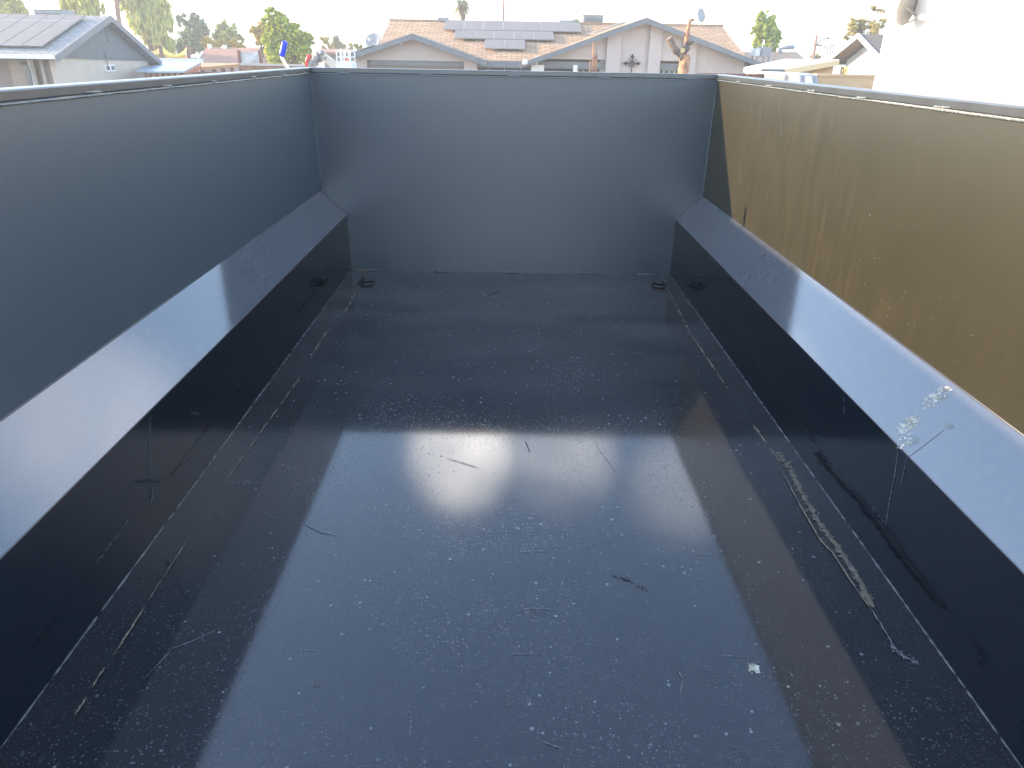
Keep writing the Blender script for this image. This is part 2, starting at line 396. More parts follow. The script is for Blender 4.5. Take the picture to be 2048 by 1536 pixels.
# scratches and scuffs on the floor
for px, w, mt in [
    ([(606, 1046), (622, 1054), (640, 1064), (676, 1070)], .006, 'edge'), ([(1028, 1222), (1060, 1217), (1098, 1218), (1104, 1222)], .0035, 'scuff'),
    ([(1026, 1226), (1066, 1222), (1100, 1226)], .002, 'scuff'), ([(1350, 1332), (1366, 1360), (1360, 1395)], .004, 'scuff'),
    ([(1384, 1110), (1448, 1108)], .0025, 'edge'), ([(1040, 1103), (1095, 1102)], .0025, 'scuff'), ([(600, 1300), (640, 1302)], .0025, 'scuff'),
    ([(1436, 1312), (1500, 1314)], .0025, 'scuff'), ([(1018, 1308), (1080, 1308)], .002, 'scuff'), ([(960, 582), (968, 592), (976, 590)], .016, 'edge'),
    ([(976, 591), (990, 586), (1000, 580)], .01, 'darkscuff'), ([(890, 916), (925, 926), (962, 938)], .006, 'darkscuff'),
    ([(288, 1360), (316, 1330), (345, 1298), (380, 1285), (430, 1262)], .004, 'scuff'), ([(1186, 880), (1210, 915), (1240, 955)], .0025, 'scuff'), ([(1050, 880), (1060, 905)], .008, 'scuff'),
    ([(816, 1404), (822, 1440), (820, 1475)], .006, 'scuff'), ([(1080, 1482), (1130, 1500)], .003, 'scuff'),
    ([(818, 644), (836, 645)], .003, 'edge'), ([(1262, 706), (1292, 706)], .003, 'scuff')]:
    ribbon([hz(x, y, .001) for x, y in px], w*.45, .0015, 'scratch', mt, jit=.6, th=.0003, step=.004)
# droppings, chips and bits
def blob(b, p, r, nrm, rs, th=.0008, el=(1, 1), ax=None):
    nrm = Vector(nrm).normalized(); a = (Vector(ax) if ax else nrm.orthogonal()).normalized()
    a = Matrix.Rotation(rs.uniform(-.9, .9), 3, nrm) @ a; c = nrm.cross(a); k = 7; e = rs.uniform(1, el[1])
    ring = []
    for j in range(k):
        q = 2*math.pi*j/k; rr = r*(.5+.9*rs.random())
        ring.append(p+a*math.cos(q)*rr/e**.5+c*math.sin(q)*rr*e**.5+nrm*.0006)
    o = len(b.v); b.v += [tuple(x) for x in ring]+[tuple(p+nrm*(th+.0006))]
    for j in range(k): b.f.append((o+j, o+(j+1) % k, o+k))
LN = Vector((-1, 0, (WO-WF)/(ZC2-ZC1))).normalized()
LP = Vector((WF, 0, ZC1))
def splat(cpx, rad, n, seed, name='bird_dropping', film=None, plane='ledge', ang=-.6, size=.004, mt='dropping'):
    rs = random.Random(seed); b = MB()
    nrm = LN if plane == 'ledge' else Vector((0, 0, 1))
    for i in range(int(n*1.7)):
        r_, q = rs.random()**.6, rs.random()*6.28
        dx, dy = rad[0]*r_*math.cos(q), rad[1]*r_*math.sin(q)
        x = cpx[0]+dx*math.cos(ang)-dy*math.sin(ang); y = cpx[1]+dx*math.sin(ang)+dy*math.cos(ang)
        p = hp(x, y, LP, LN) if plane == 'ledge' else hz(x, y, .001)
        blob(b, p, size*.6*(.25+1.1*rs.random()**2), nrm, rs, el=(1, 4))
    if film:
        f = MB(); p = hp(*film[0], LP, LN); blob(f, p, film[1], nrm, rs, th=.0002); f.build('dropping_film', M['wet'], T)
    return b.build(name, M[mt], T)
splat((1873, 795), (34, 14), 110, 1)
splat((1815, 850), (30, 12), 120, 2)
splat((1812, 882), (22, 12), 45, 3, film=((1822, 884), .014))
splat((1896, 852), (3, 2), 2, 4, film=((1897, 852), .010), size=.001, mt='wet')
ribbon([hp(x, y, LP, LN) for x, y in ((1888, 860), (1860, 882), (1830, 905), (1817, 914))], .0022, .0006, 'dropping_film', 'wet', nrm=LN, jit=.4)
for pts in (((1797, 900), (1790, 950), (1780, 1000), (1772, 1050)), ((1814, 914), (1808, 945), (1803, 966))):
    ribbon([hx(x, y, WF-.0005) for x, y in pts], .0022, .0008, 'dropping_drip', 'scuff', nrm=Vector((-1, 0, 0)), jit=.4, th=.0006)
debris([hz(x, y, .001) for x, y in ((1230, 1150), (1258, 1160), (1300, 1186))], .012, 90, 70, .0022, 'scuff_mark', 'smear', el=6) if 0 else None
splat((1507, 1338), (12, 9), 60, 6, plane='floor', ang=0, size=.0045)
splat((1536, 1352), (22, 22), 45, 7, plane='floor', ang=0, size=.0022, name='paint_chip', mt='edge')
splat((1950, 1447), (14, 5), 18, 8, plane='floor', ang=.5, size=.004)
splat((632, 1370), (8, 5), 14, 9, plane='floor', ang=0, size=.003, name='paint_chip', mt='edge')
splat((1400, 1345), (40, 26), 26, 10, plane='floor', ang=.4, size=.0022, name='paint_chip', mt='edge')
splat((930, 732), (26, 8), 60, 11, plane='floor', ang=-.2, size=.004, name='paint_chip', mt='scuff')
splat((850, 580), (60, 8), 160, 12, plane='floor', ang=.12, size=.005, name='gravel_dust', mt='grit')
splat((490, 965), (30, 6), 70, 13, plane='floor', ang=0.05, size=.003, name='gravel_dust', mt='scuff')
splat((1660, 1084), (26, 8), 36, 14, plane='floor', ang=.7, size=.003, name='paint_chip', mt='edge')
# caked dirt along the right seam, smears on the lower side panels
DP = [hz(x, y, .003) for x, y in ((1556, 905), (1590, 958), (1612, 1003), (1640, 1048), (1670, 1088), (1700, 1133), (1722, 1168), (1742, 1212))]
debris(DP, .021, 900, 1, .0042, 'dirt_streak', 'grit'); debris(DP, .010, 160, 2, .0022, 'dirt_streak', 'seam', z=.0022); debris([hz(x, y, .001) for x, y in ((1225, 1150), (1258, 1160), (1300, 1186))], .012, 90, 70, .0022, 'scuff_mark', 'smear', el=6)
debris(DP[2:6], .012, 60, 3, .0022, 'paint_chip', 'edge', z=.003)
debris([hz(x, y, .003) for x, y in ((1780, 1292), (1810, 1314), (1836, 1328))], .02, 90, 4, .002, 'paint_chip', 'scuff')
for k, (pts, w, n_) in enumerate(((((1500, 175), (1506, 230), (1490, 300), (1478, 360), (1468, 425)), .05, 170), (((1558, 185), (1560, 230), (1566, 290)), .02, 70), (((1478, 300), (1480, 340), (1482, 380)), .02, 40),
                                ((((1700, 470), (1800, 620), (1900, 760))), .5, 160))):
    debris([hx(x, y, WO-.0005) for x, y in pts], w, n_, 50+k, .0017, 'dust_fleck', 'smear2', nrm=Vector((-1, 0, 0)), z=.0001, el=4)
debris([hx(x, y, -WO+.0005) for x, y in ((60, 470), (220, 540), (420, 380), (600, 300))], .45, 170, 61, .0016, 'dust_fleck', 'smear2', nrm=Vector((1, 0, 0)), z=.0001, el=4)
debris([at(x, y, D0-.0005) for x, y in ((876, 322), (878, 333))], .004, 16, 62, .003, 'paint_chip', 'smear2', nrm=Vector((0, -1, 0)), z=.0001, el=4)
for k, (pts, sgn, w, n_) in enumerate(((((300, 830), (298, 880), (300, 930), (304, 985), (303, 1000)), -1, .014, 130), (((256, 1040), (235, 1070), (212, 1100), (190, 1128)), -1, .012, 80),
                    (((1680, 786), (1690, 800), (1688, 826)), 1, .012, 26), (((1735, 1000), (1755, 1028), (1774, 1050)), 1, .005, 22), (((380, 826), (398, 828)), -1, .008, 18))):
    debris([hx(x, y, sgn*(WF-.0005)) for x, y in pts], w, n_, 20+k, .0022, 'smear', 'smear', nrm=Vector((-sgn, 0, 0)), z=.0001, el=6)
# tie-down rings: bracket tube strapped over a welded D ring
def tiedown(p, rot, tip):
    e = bpy.data.objects.new('tie_down_ring', None); COL.objects.link(e); e.parent = T
    e.matrix_parent_inverse = Matrix.Translation(-T.location); e.location = p; e.rotation_euler = (0, 0, rot)
    e['label'] = tip
    r = MB(); r.sm = True
    pts = [(0.033*math.cos(2*math.pi*i/24), .026*math.sin(2*math.pi*i/24)-.012, .009+.004*math.sin(2*math.pi*i/24)) for i in range(25)]
    r.tube(pts, .0075, 10, cap=False)
    o = r.build('ring', M['iron'], None); o.parent = e
    b = MB(); b.sm = True; b.tube([(-.024, .012, .013), (.024, .012, .013)], .012, 12)
    o = b.build('bracket', M['iron'], None); o.parent = e
    b = MB(); b.box(-.045, .045, -.002, .04, .0, .004)
    o = b.build('base_plate', M['iron'], None, bevel=.001); o.parent = e
p = hz(733, 568, 0); tiedown((p.x, p.y, .003), .12, 'ring nearer the left side panel')
p = hz(1318, 573, 0); tiedown((p.x, p.y, .003), -.3, 'ring nearer the right side panel')
# jack crank with a blue grip outside the left rim
J = thing('crank_handle', 'bright blue grip on a bent bare metal handle standing behind the left rim', 'handle', tuple(at(585, 150, 3.95)))
a0, a1, a2, a3 = at(590, 175, 3.9), at(577, 140, 3.9), at(563, 114, 3.9), at(570, 82, 3.9)
hm = MB(); hm.sm = True; hm.tube([a0, a1, a2, a2.lerp(a3, .5)], [.010, .010, .008, .006], 10); hm.build('shaft', mat('zinc plate', (.62, .58, .48), .35, metal=.8), J)
hm = MB(); hm.sm = True; dd = (a3-a2)
hm.tube([a2+dd*t for t in (.03, .07, .12, .9, .96, 1.0)], [.008, .0125, .0138, .0138, .012, .006], 16); hm.build('grip', mat('blue rubber', (.05, .09, .75), .35), J)
hm = MB(); hm.disc(a1+Vector((0, -.012, -.005)), (0, -1, 0), .012, 14, .012); hm.build('pivot_bolt', M['iron'], J)

# ================================================================= HOUSES
def shingle(name, c1, c2, scale=1.0):
    Mx = bpy.data.materials.new(name); Mx.use_nodes = True; n = Mx.node_tree.nodes; l = Mx.node_tree.links; b = n['Principled BSDF']
    tc = n.new('ShaderNodeTexCoord')
    sx = n.new('ShaderNodeSeparateXYZ'); l.new(tc.outputs['Object'], sx.inputs[0])
    cx = n.new('ShaderNodeCombineXYZ'); l.new(math_(n, l, 'ADD', sx.outputs[0], sx.outputs[1]) if False else sx.outputs[0], cx.inputs[0]); l.new(math_(n, l, 'MULTIPLY', sx.outputs[2], 3.0), cx.inputs[1])
    br = n.new('ShaderNodeTexBrick'); br.inputs['Scale'].default_value = 2.2*scale; br.inputs['Mortar Size'].default_value = .035
    br.inputs['Brick Width'].default_value = .9; br.inputs['Row Height'].default_value = .45
    br.inputs['Color1'].default_value = (*c1, 1); br.inputs['Color2'].default_value = (*c2, 1); br.inputs['Mortar'].default_value = (*[c*.45 for c in c2], 1)
    l.new(cx.outputs[0], br.inputs['Vector'])
    nz = ntex(n, l, tc.outputs['Object'], 5, 5)
    c = mixc(n, l, ramp(n, l, nz, .4, .6, 0., .35), br.outputs['Color'], tuple(q*.5 for q in c1))
    l.new(c, b.inputs['Base Color']); b.inputs['Roughness'].default_value = .9
    bp = n.new('ShaderNodeBump'); bp.inputs['Strength'].default_value = .6; bp.inputs['Distance'].default_value = .03
    l.new(br.outputs['Color'], bp.inputs['Height']); l.new(bp.outputs[0], b.inputs['Normal'])
    return Mx
M['shingle'] = shingle('tan roof shingles', (.56, .36, .21), (.42, .25, .14))
M['greyshingle'] = shingle('grey roof shingles', (.36, .35, .33), (.28, .28, .27))
M['redshingle'] = shingle('red brown shingles', (.40, .20, .13), (.32, .16, .10), 1.4)
M['tanroof'] = shingle('tan flat roof', (.24, .18, .13), (.19, .15, .11))
M['stucco'] = mat('warm stucco', (.50, .43, .39), .9, var=.08, vscale=.8, bump=.3, bscale=30)
M['white'] = mat('white stucco', (.80, .77, .72), .85, var=.04, vscale=.7, bump=.2, bscale=30)
M['fascia'] = mat('grey blue fascia', (.17, .18, .185), .6, var=.1)
M['siding'] = mat('blue grey siding', (.105, .135, .14), .7, var=.12, vscale=1.5)
M['dark'] = mat('shaded recess paint', (.16, .17, .18), .8)
M['door'] = mat('garage door paint', (.24, .20, .18), .6, bump=.1)
M['whitepaint'] = mat('white trim paint', (.75, .74, .70), .5)
M['glass'] = mat('window glass', (.05, .07, .08), .08, ior=1.5)
M['brick'] = shingle('pale brick', (.42, .33, .26), (.36, .28, .22), 3)
M['wood'] = mat('weathered fence wood', (.34, .18, .10), .85, var=.5, vscale=5, col2=(.18, .10, .07))
M['redwood'] = mat('red stained fence', (.26, .12, .09), .85, var=.4, vscale=6)
M['tan'] = mat('tan block wall', (.66, .48, .29), .9, var=.12, vscale=2, bump=.3)
M['dish'] = mat('grey dish', (.30, .30, .29), .5)
M['metal'] = mat('galvanised metal', (.30, .31, .31), .5, metal=.2, var=.2)
def panelmat():
    Mx = bpy.data.materials.new('solar cells'); Mx.use_nodes = True; n = Mx.node_tree.nodes; l = Mx.node_tree.links; b = n['Principled BSDF']
    tc = n.new('ShaderNodeTexCoord'); mp = nmap(n, l, tc.outputs['Object'], (5.5, 5.5, 5.5))
    v = n.new('ShaderNodeTexWave'); v.inputs['Scale'].default_value = 1.2; v.inputs['Distortion'].default_value = 0; l.new(mp, v.inputs['Vector'])
    l.new(mixc(n, l, ramp(n, l, v.outputs['Fac'], .9, 1), (.21, .19, .17), (.34, .31, .29)), b.inputs['Base Color']); b.inputs['Roughness'].default_value = .75; b.inputs['IOR'].default_value = 1.3
    return Mx
M['cells'] = panelmat()
M['panelframe'] = mat('panel frame', (.30, .29, .28), .4, metal=.5)

def slab(pts, th):  # roof slab: polygon with thickness hanging straight down
    return MB().prism(pts, (0, 0, -th))
def solar_panel(parent, quad, lift=.09):
    """quad: four corners on the roof plane, top-left, top-right, bottom-right, bottom-left"""
    q = [Vector(p) for p in quad]; nrm = (q[1]-q[0]).cross(q[3]-q[0]).normalized()
    if nrm.z < 0: nrm = -nrm
    c = sum(q, Vector())/4
    f = MB().prism([p+nrm*(lift-.035) for p in q], nrm*.035).build('solar_panel', M['panelframe'], parent)
    ins = [c+(p-c)*.955+nrm*(lift+.0005) for p in q]
    k = MB().prism(ins, nrm*.003).build('cells', M['cells'], None); k.parent = f
    return f
def grid_window(parent, x0, x1, y, z0, z1, nx=3, nz=1, fr=None, depth=.08, axis='y'):
    """window facing -y in plane y (or facing -x in plane x when axis == 'x')"""
    def bx(b, a0, a1, d0, d1, c0, c1):
        if axis == 'y': b.box(a0, a1, y+d0, y+d1, c0, c1)
        else: b.box(y+d0, y+d1, a0, a1, c0, c1)
    f = MB(); t = .06
    bx(f, x0, x1, -.04, .02, z1-t, z1); bx(f, x0, x1, -.04, .02, z0, z0+t)
    bx(f, x0, x0+t, -.04, .02, z0+t, z1-t); bx(f, x1-t, x1, -.04, .02, z0+t, z1-t)
    for i in range(1, nx):
        xx = x0+(x1-x0)*i/nx; bx(f, xx-.025, xx+.025, -.035, .02, z0+t, z1-t)
    for i in range(1, nz):
        zz = z0+(z1-z0)*i/nz; bx(f, x0+t, x1-t, -.032, .02, zz-.02, zz+.02)
    w = f.build('window', fr or M['whitepaint'], parent)
    g_ = MB(); bx(g_, x0+t, x1-t, -.01, .0, z0+t, z1-t); g_ = g_.build('pane', M['glass'], None); g_.parent = w
    return w

# ---- main house across the street --------------------------------------
HY = 31.0
H = thing('ranch_house', 'pinkish stucco ranch house with two front gables and rows of roof solar panels', 'house', (2, HY, GZ))
lp, ll, lr = at(825, 68, HY), at(694, 112, HY), at(972, 123, HY)
rp, rl, rr_ = at(1293, 36, HY), at(1040, 128, HY), at(1524, 127, HY)
RY = HY+6.2
rz = at(1110, 46, RY).z; rx0 = at(785, 43, RY).x; rx1 = at(1440, 50, RY).x
ez = at(1010, 122, HY+.7).z; slope = (rz-ez)/(RY-(HY+.7))
# main roof, ridge along x
rpn = Vector((0, -slope, 1)).normalized(); rP = Vector((0, HY+.7, ez))
MB().prism([(rx0-.1, HY+.7, ez), (rx1+.1, HY+.7, ez), (rx1+.1, RY, rz), (rx0-.1, RY, rz)], (0, 0, -.16)).build('roof', M['shingle'], H)
MB().prism([(rx0-.1, RY, rz), (rx1+.1, RY, rz), (rx1+.1, RY+6.5, ez), (rx0-.1, RY+6.5, ez)], (0, 0, -.16)).build('roof', M['shingle'], H)
MB().box(rx0-.12, rx1+.12, HY+.62, HY+.697, ez-.24, ez+.01).build('fascia', M['fascia'], H)
MB().box(rx0-.15, rx1+.15, RY-.12, RY+.12, rz-.03, rz+.05).build('ridge_cap', M['shingle'], H)
# end walls of the main body
MB().box(rx0+.2, rx1-.2, HY+2.4, RY+5.5, GZ, ez-.15).build('body_wall', M['dark'], H)
MB().prism([(rx1-.2, HY+1.2, ez-.17), (rx1-.2, RY, rz-.2), (rx1-.2, RY+5.5, ez-.17)], (.15, 0, 0)).build('gable_end', M['stucco'], H)
MB().prism([(rx0+.2, HY+1.2, ez-.17), (rx0+.2, RY, rz-.2), (rx0+.2, RY+5.5, ez-.17)], (-.15, 0, 0)).build('gable_end', M['stucco'], H)
def front_gable(pk, lo, hi, y0, depth, wallx0, wallx1, wy):
    # two sloping slabs with dark barge boards
    for a in (lo, hi):
        A = Vector((a.x, y0, a.z)); P = Vector((pk.x, y0, pk.z))
        MB().prism([A, P, P+Vector((0, depth, 0)), A+Vector((0, depth, 0))], (0, 0, -.10)).build('gable_roof', M['shingle'], H)
        d = (P-A)
        MB().prism([A+Vector((0, -.05, .02)), P+Vector((0, -.05, .02)), P+Vector((0, -.05, -.18)), A+Vector((0, -.05, -.17))], (0, .045, 0)).build('barge_board', M['fascia'], H)
    return
front_gable(lp, ll, lr, HY, 5.6, 0, 0, 0)
front_gable(rp, rl, rr_, HY, 6.6, 0, 0, 0)
def zroof(pk, lo, hi, x):
    return (lo.z+(pk.z-lo.z)*(x-lo.x)/(pk.x-lo.x)) if x < pk.x else (hi.z+(pk.z-hi.z)*(x-hi.x)/(pk.x-hi.x))
WY = HY+.55
# left gable wall with the garage opening
def wallpoly(x0, x1, zb, pk, lo, hi, y, th, name, m_, drop=.13, seg=()):
    xs = sorted({x0, x1, *[q for q in (pk.x,) if x0 < q < x1]})
    pts = [(x, y, zroof(pk, lo, hi, x)-drop) for x in xs]
    return MB().prism([(x0, y, zb)]+pts+[(x1, y, zb)], (0, th, 0)).build(name, m_, H)
gx0, gx1 = at(733, 121, WY).x, at(928, 122, WY).x; gz = at(830, 121.5, WY).z
wx0, wx1 = at(703, 120, WY).x, at(954, 120, WY).x
wallpoly(wx0, wx1, gz, lp, ll, lr, WY, .2, 'garage_wall', M['stucco'])
MB().box(wx0, gx0, WY, WY+.2, GZ, gz).build('garage_wall', M['stucco'], H)
MB().box(gx1, wx1, WY-.03, WY+.2, GZ, at(954, 112, WY).z).build('pilaster', M['stucco'], H)
dr = MB(); dr.box(gx0, gx1, WY+.25, WY+.3, GZ, gz+.02)
for k in range(4): dr.box(gx0, gx1, WY+.235, WY+.25, GZ+.05+k*.53, GZ+.5+k*.53)
dr.build('garage_door', M['door'], H)
MB().box(wx0, wx0+.2, WY+.2, HY+6, GZ, ll.z-.1).build('side_wall', M['stucco'], H)
MB().box(wx1-.2, wx1, WY+.2, HY+3, GZ, lr.z-.1).build('side_wall', M['stucco'], H)
# flood lamp under the left gable
p = at(799, 84, WY-.05); f = MB(); f.sm = True; f.tube([p+Vector((-.12, 0, 0)), p+Vector((.1, -.05, -.05))], .06, 10); f.build('flood_lamp', M['whitepaint'], H)
# recessed entry between the gables
ex0, ex1 = wx1, at(1080, 120, HY+2.4).x
e = MB().box(wx1, at(1206, 120, WY).x, HY+2.2, HY+2.4, GZ, ez-.1).build('entry_wall', M['siding'], H)
grid_window(H, at(975, 140, HY+2.2).x, at(1043, 140, HY+2.2).x, HY+2.2, GZ+.9, at(1000, 131, HY+2.2).z, 2, fr=M['metal'])
grid_window(H, at(1155, 140, HY+2.2).x, at(1203, 140, HY+2.2).x, HY+2.2, GZ+.9, at(1170, 135, HY+2.2).z, 4)
# right gable wall: upper part, recessed porch at left, window at right
porx = at(1211, 120, WY).x; porz = at(1140, 118.5, WY).z; rwx1 = at(1490, 125, WY).x; rwx0 = at(1076, 118, WY).x
winx0, winx1 = at(1319, 130, WY).x, at(1364, 130, WY).x; winz = at(1340, 122, WY).z
wallpoly(rwx0, porx, porz, rp, rl, rr_, WY, .2, 'porch_gable', M['stucco'])
wallpoly(porx, winx0, GZ, rp, rl, rr_, WY, .2, 'gable_wall', M['stucco'])
wallpoly(winx0, winx1, winz, rp, rl, rr_, WY, .2, 'gable_wall', M['stucco'])
wallpoly(winx1, rwx1, GZ, rp, rl, rr_, WY, .2, 'gable_wall', M['stucco'])
for a, b in ((1213, 1241), (1297, 1321), (1364, 1392)):
    xa, xb = at(a, 100, WY).x, at(b, 100, WY).x
    if a == 1297: xb = min(xb, winx0)
    wallpoly(xa, xb, GZ, rp, rl, rr_, WY-.16, .155, 'pilaster', M['stucco'], drop=.14)
MB().box(winx0, winx1, WY+.3, WY+.35, GZ, winz).build('window_recess', M['dark'], H)
grid_window(H, winx0+.02, winx1-.02, WY+.22, GZ+.8, at(1340, 135, WY).z, 4, fr=mat('sage trim', (.42, .46, .38), .6))
MB().box(rwx1-.2, rwx1, WY+.2, HY+8, GZ, rr_.z-.1).build('side_wall', M['stucco'], H)
MB().box(porx-.2, porx, WY+.2, HY+2.2, GZ, porz).build('side_wall', M['stucco'], H)
# porch column with a white block and thin post
p0, p1 = at(1062, 142, WY), at(1088, 130, WY)
c_ = MB().box(p0.x, p1.x, WY-.1, WY+.3, GZ, p1.z).build('porch_pier', M['whitepaint'], H)
MB().box(at(1073, 125, WY).x-.04, at(1073, 125, WY).x+.05, WY, WY+.09, p1.z+.001, porz+.1).build('porch_post', M['whitepaint'], H)
MB().box(at(1149, 135, WY).x-.05, at(1153, 135, WY).x+.04, WY, WY+.15, GZ, at(1150, 130, WY).z).build('porch_post', M['whitepaint'], H)
g_ = MB(); g_.sm = True; q = at(1050, 125, HY-.15); g_.tube([q+Vector((0, 0, .12)), q+Vector((0, 0, .05)), q+Vector((0, 0, -.05)), q+Vector((0, 0, -.1))], [.05, .11, .11, .04], 12)
g_.build('eave_lamp', M['whitepaint'], H)
# metal cross ornament on the wall
X_ = MB(); c = at(1264, 127, WY-.1)
X_.disc(c, (0, -1, 0), .11, 16, .03)
for a in (0, 90, 180, 270):
    d = Vector((math.cos(R(a)), 0, math.sin(R(a)))); L_ = .24 if a != 270 else .42; s_ = Vector((d.z, 0, d.x))
    X_.prism([c+d*.1-s_*.02, c+d*(.1+L_)-s_*.02, c+d*(.1+L_)+s_*.02, c+d*.1+s_*.02], (0, .03, 0))
    if a != 270: X_.prism([c+d*(L_-.02)-s_*.08, c+d*(L_+.12), c+d*(L_-.02)+s_*.08, c+d*(L_-.07)], (0, .03, 0))
for a in (45, 135, 225, 315):
    d = Vector((math.cos(R(a)), 0, math.sin(R(a)))); X_.tube([c+d*.08, c+d*.2+Vector((0, 0, .02))], .012, 6)
X_.build('wall_cross', M['iron'], H)
# solar panels
rows = [((889, 1160), 48.5, 67, 7, -3), ((909, 1107), 67.5, 84, 5, -1), ((969, 1050), 85, 103.5, 2, 0)]
for (xa, xb), yt, yb, k, _ in rows:
    T0 = hp((xa+xb)/2, yt, rP, rpn); B0 = hp((xa+xb)/2, yb, rP, rpn)
    x0 = hp(xa, (yt+yb)/2, rP, rpn).x; x1 = hp(xb, (yt+yb)/2, rP, rpn).x; w = (x1-x0)/k
    for i in range(k):
        a, b = x0+i*w+.01, x0+(i+1)*w-.01
        solar_panel(H, [(a, T0.y, T0.z), (b, T0.y, T0.z), (b, B0.y+.04, B0.z+.01), (a, B0.y+.04, B0.z+.01)], .12)
# panels seen edge-on along the left slopes of both gables
def edgepanels(px0, py0, px1, py1, y0, n_):
    a, b = at(px0, py0, y0), at(px1, py1, y0)
    for i in range(n_):
        for j in range(2):
            t0, t1 = i/n_+.01, (i+1)/n_-.01; A, B = a.lerp(b, t0), a.lerp(b, t1)
            oy = Vector((0, j*1.05, 0)); dy = Vector((0, 1.0, 0))
            solar_panel(H, [A+oy, B+oy, B+oy+dy, A+oy+dy], .02)
edgepanels(697, 108, 745, 90.5, HY+.25, 2)
edgepanels(1189, 67, 1254, 43, HY+.25, 2)
p = at(887, 43, RY); MB().box(p.x-.25, p.x+.25, RY-.2, RY+.2, rz, rz+.14).build('roof_vent', M['metal'], H)
p = at(1136, 44, RY); MB().box(p.x-.4, p.x+.4, RY-.2, RY+.2, rz, rz+.12).build('roof_vent', M['metal'], H)

def dish(name, label, c, face, r, foot, tube=True):
    t = thing(name, label, 'satellite dish', tuple(foot)); c = Vector(c); face = Vector(face).normalized()
    a = face.orthogonal().normalized(); b = face.cross(a); m_ = MB(); m_.sm = True; K = 24; rings = 5
    for j in range(rings+1):
        rr = r*j/rings; dz = .22*r*(j/rings)**2
        for i in range(K): q = 2*math.pi*i/K; m_.v.append(tuple(c+(a*math.cos(q)+b*math.sin(q))*max(rr, .002)+face*dz))
    for j in range(rings):
        for i in range(K): m_.f.append((j*K+i, j*K+(i+1) % K, (j+1)*K+(i+1) % K, (j+1)*K+i))
    o = m_.build('reflector', M['dish'], t); sd = o.modifiers.new('thick', 'SOLIDIFY'); sd.thickness = .015
    lo = c-Vector((0, 0, r*.9)); tip = c+face*r*1.25-Vector((0, 0, r*.45))
    k = MB(); k.tube([c-Vector((0, 0, r*.95))+face*.03, tip], .015, 6); k.build('feed_arm', M['dish'], t)
    k = MB(); k.sm = True; k.tube([tip-face*.05, tip+face*.09], .045, 10); k.build('feed_horn', M['whitepaint'], t)
    k = MB(); k.tube([foot, Vector(foot).lerp(c, .6), c-face*.02], .022, 8); k.build('mast', M['dish'], t)
    return t
c = at(747, 83, HY+1.6); dish('satellite_dish', 'oval grey dish on the left eave of the ranch house', c, (-.25, -1, .55), .33, at(747, 93, HY+1.6)+Vector((0, 0, -.15)))
c = at(1400, 31, RY-.3); dish('satellite_dish', 'dark grey dish on a mast rising from the right ridge of the ranch house', c, (.9, -1, .25), .30, at(1400, 52, RY-.3)+Vector((0, 0, -.1)))
def acunit(label, x0, x1, y0, y1, z0, z1, side=None, cat='air conditioner'):
    t = thing('rooftop_cooler', label, cat, ((x0+x1)/2, (y0+y1)/2, z0))
    MB().box(x0, x1, y0, y1, z0+.12, z1-.04).build('cabinet', M['metal'] if side is None else side, t, bevel=.01)
    MB().box(x0-.03, x1+.03, y0-.03, y1+.03, z1-.04, z1).build('lid', M['metal'] if side is None else side, t)
    lv = MB()
    for i in range(7):
        z = z0+.2+(z1-z0-.36)*i/6; lv.box(x0+.08, x1-.08, y0-.015, y0-.002, z, z+(z1-z0)*.05)
    lv.build('louvre', M['fascia'], t)
    for xx in (x0+.06, x1-.12): MB().box(xx, xx+.06, y0+.05, y1-.05, z0-.12, z0+.12).build('leg', M['metal'], t)
    return t
a, b = at(1166, 49, RY+.6), at(1207, 30, RY+.6)
acunit('grey metal cooler box on the ridge of the ranch house', a.x, b.x, RY+.6, RY+1.5, rz-.25, b.z)

# ---- left house -----------------------------------------------------------
LX = -16.0
G = thing('gabled_house', 'house with blue grey gable and big solar panels on its roof at far left', 'house', (LX-6, 31, GZ))
e0, pk, e1 = hx(110, 112, LX), hx(219, 32, LX), hx(322, 124, LX)
PY = pk.y; XL = -34
lz = e0.z
n1 = (Vector((LX, PY, pk.z))-Vector((LX, e0.y, e0.z))).cross(Vector((-1, 0, 0))).normalized()
if n1.z < 0: n1 = -n1
P1 = Vector((LX, e0.y, e0.z))
MB().prism([(LX, e0.y, e0.z), (XL, e0.y, e0.z), (XL, PY, pk.z), (LX, PY, pk.z)], (0, 0, -.12)).build('roof', M['greyshingle'], G)
MB().prism([(LX, e1.y, e1.z), (XL, e1.y, e1.z), (XL, PY, pk.z), (LX, PY, pk.z)], (0, 0, -.12)).build('roof', M['greyshingle'], G)
MB().box(XL, LX-.002, e0.y-.06, e0.y-.002, e0.z-.1, e0.z+.03).build('gutter', M['whitepaint'], G)
for ea in (e0, e1):
    A = Vector((LX, ea.y, ea.z)); P = Vector((LX, PY, pk.z))
    MB().prism([A+Vector((.005, 0, .03)), P+Vector((.005, 0, .03)), P+Vector((.005, 0, -.2)), A+Vector((.005, 0, -.2))], (.05, 0, 0)).build('rake_board', M['fascia'], G)
wxg = LX-.35
w0, w1 = hx(116, 118, wxg), hx(312, 122, wxg)
zb = hx(116, 115.5, wxg).z; zb2 = hx(300, 121.5, wxg).z
def zl(y): return (e0.z+(pk.z-e0.z)*(y-e0.y)/(PY-e0.y)) if y < PY else (e1.z+(pk.z-e1.z)*(y-e1.y)/(PY-e1.y))
ya, yb_ = e0.y+.5, e1.y-.5
sb = MB().prism([(wxg+.06, ya, zb), (wxg+.06, yb_, zb2), (wxg+.06, yb_, zl(yb_)-.14), (wxg+.06, PY, pk.z-.14), (wxg+.06, ya, zl(ya)-.14)], (-.2, 0, 0)).build('gable_siding', M['siding'], G)
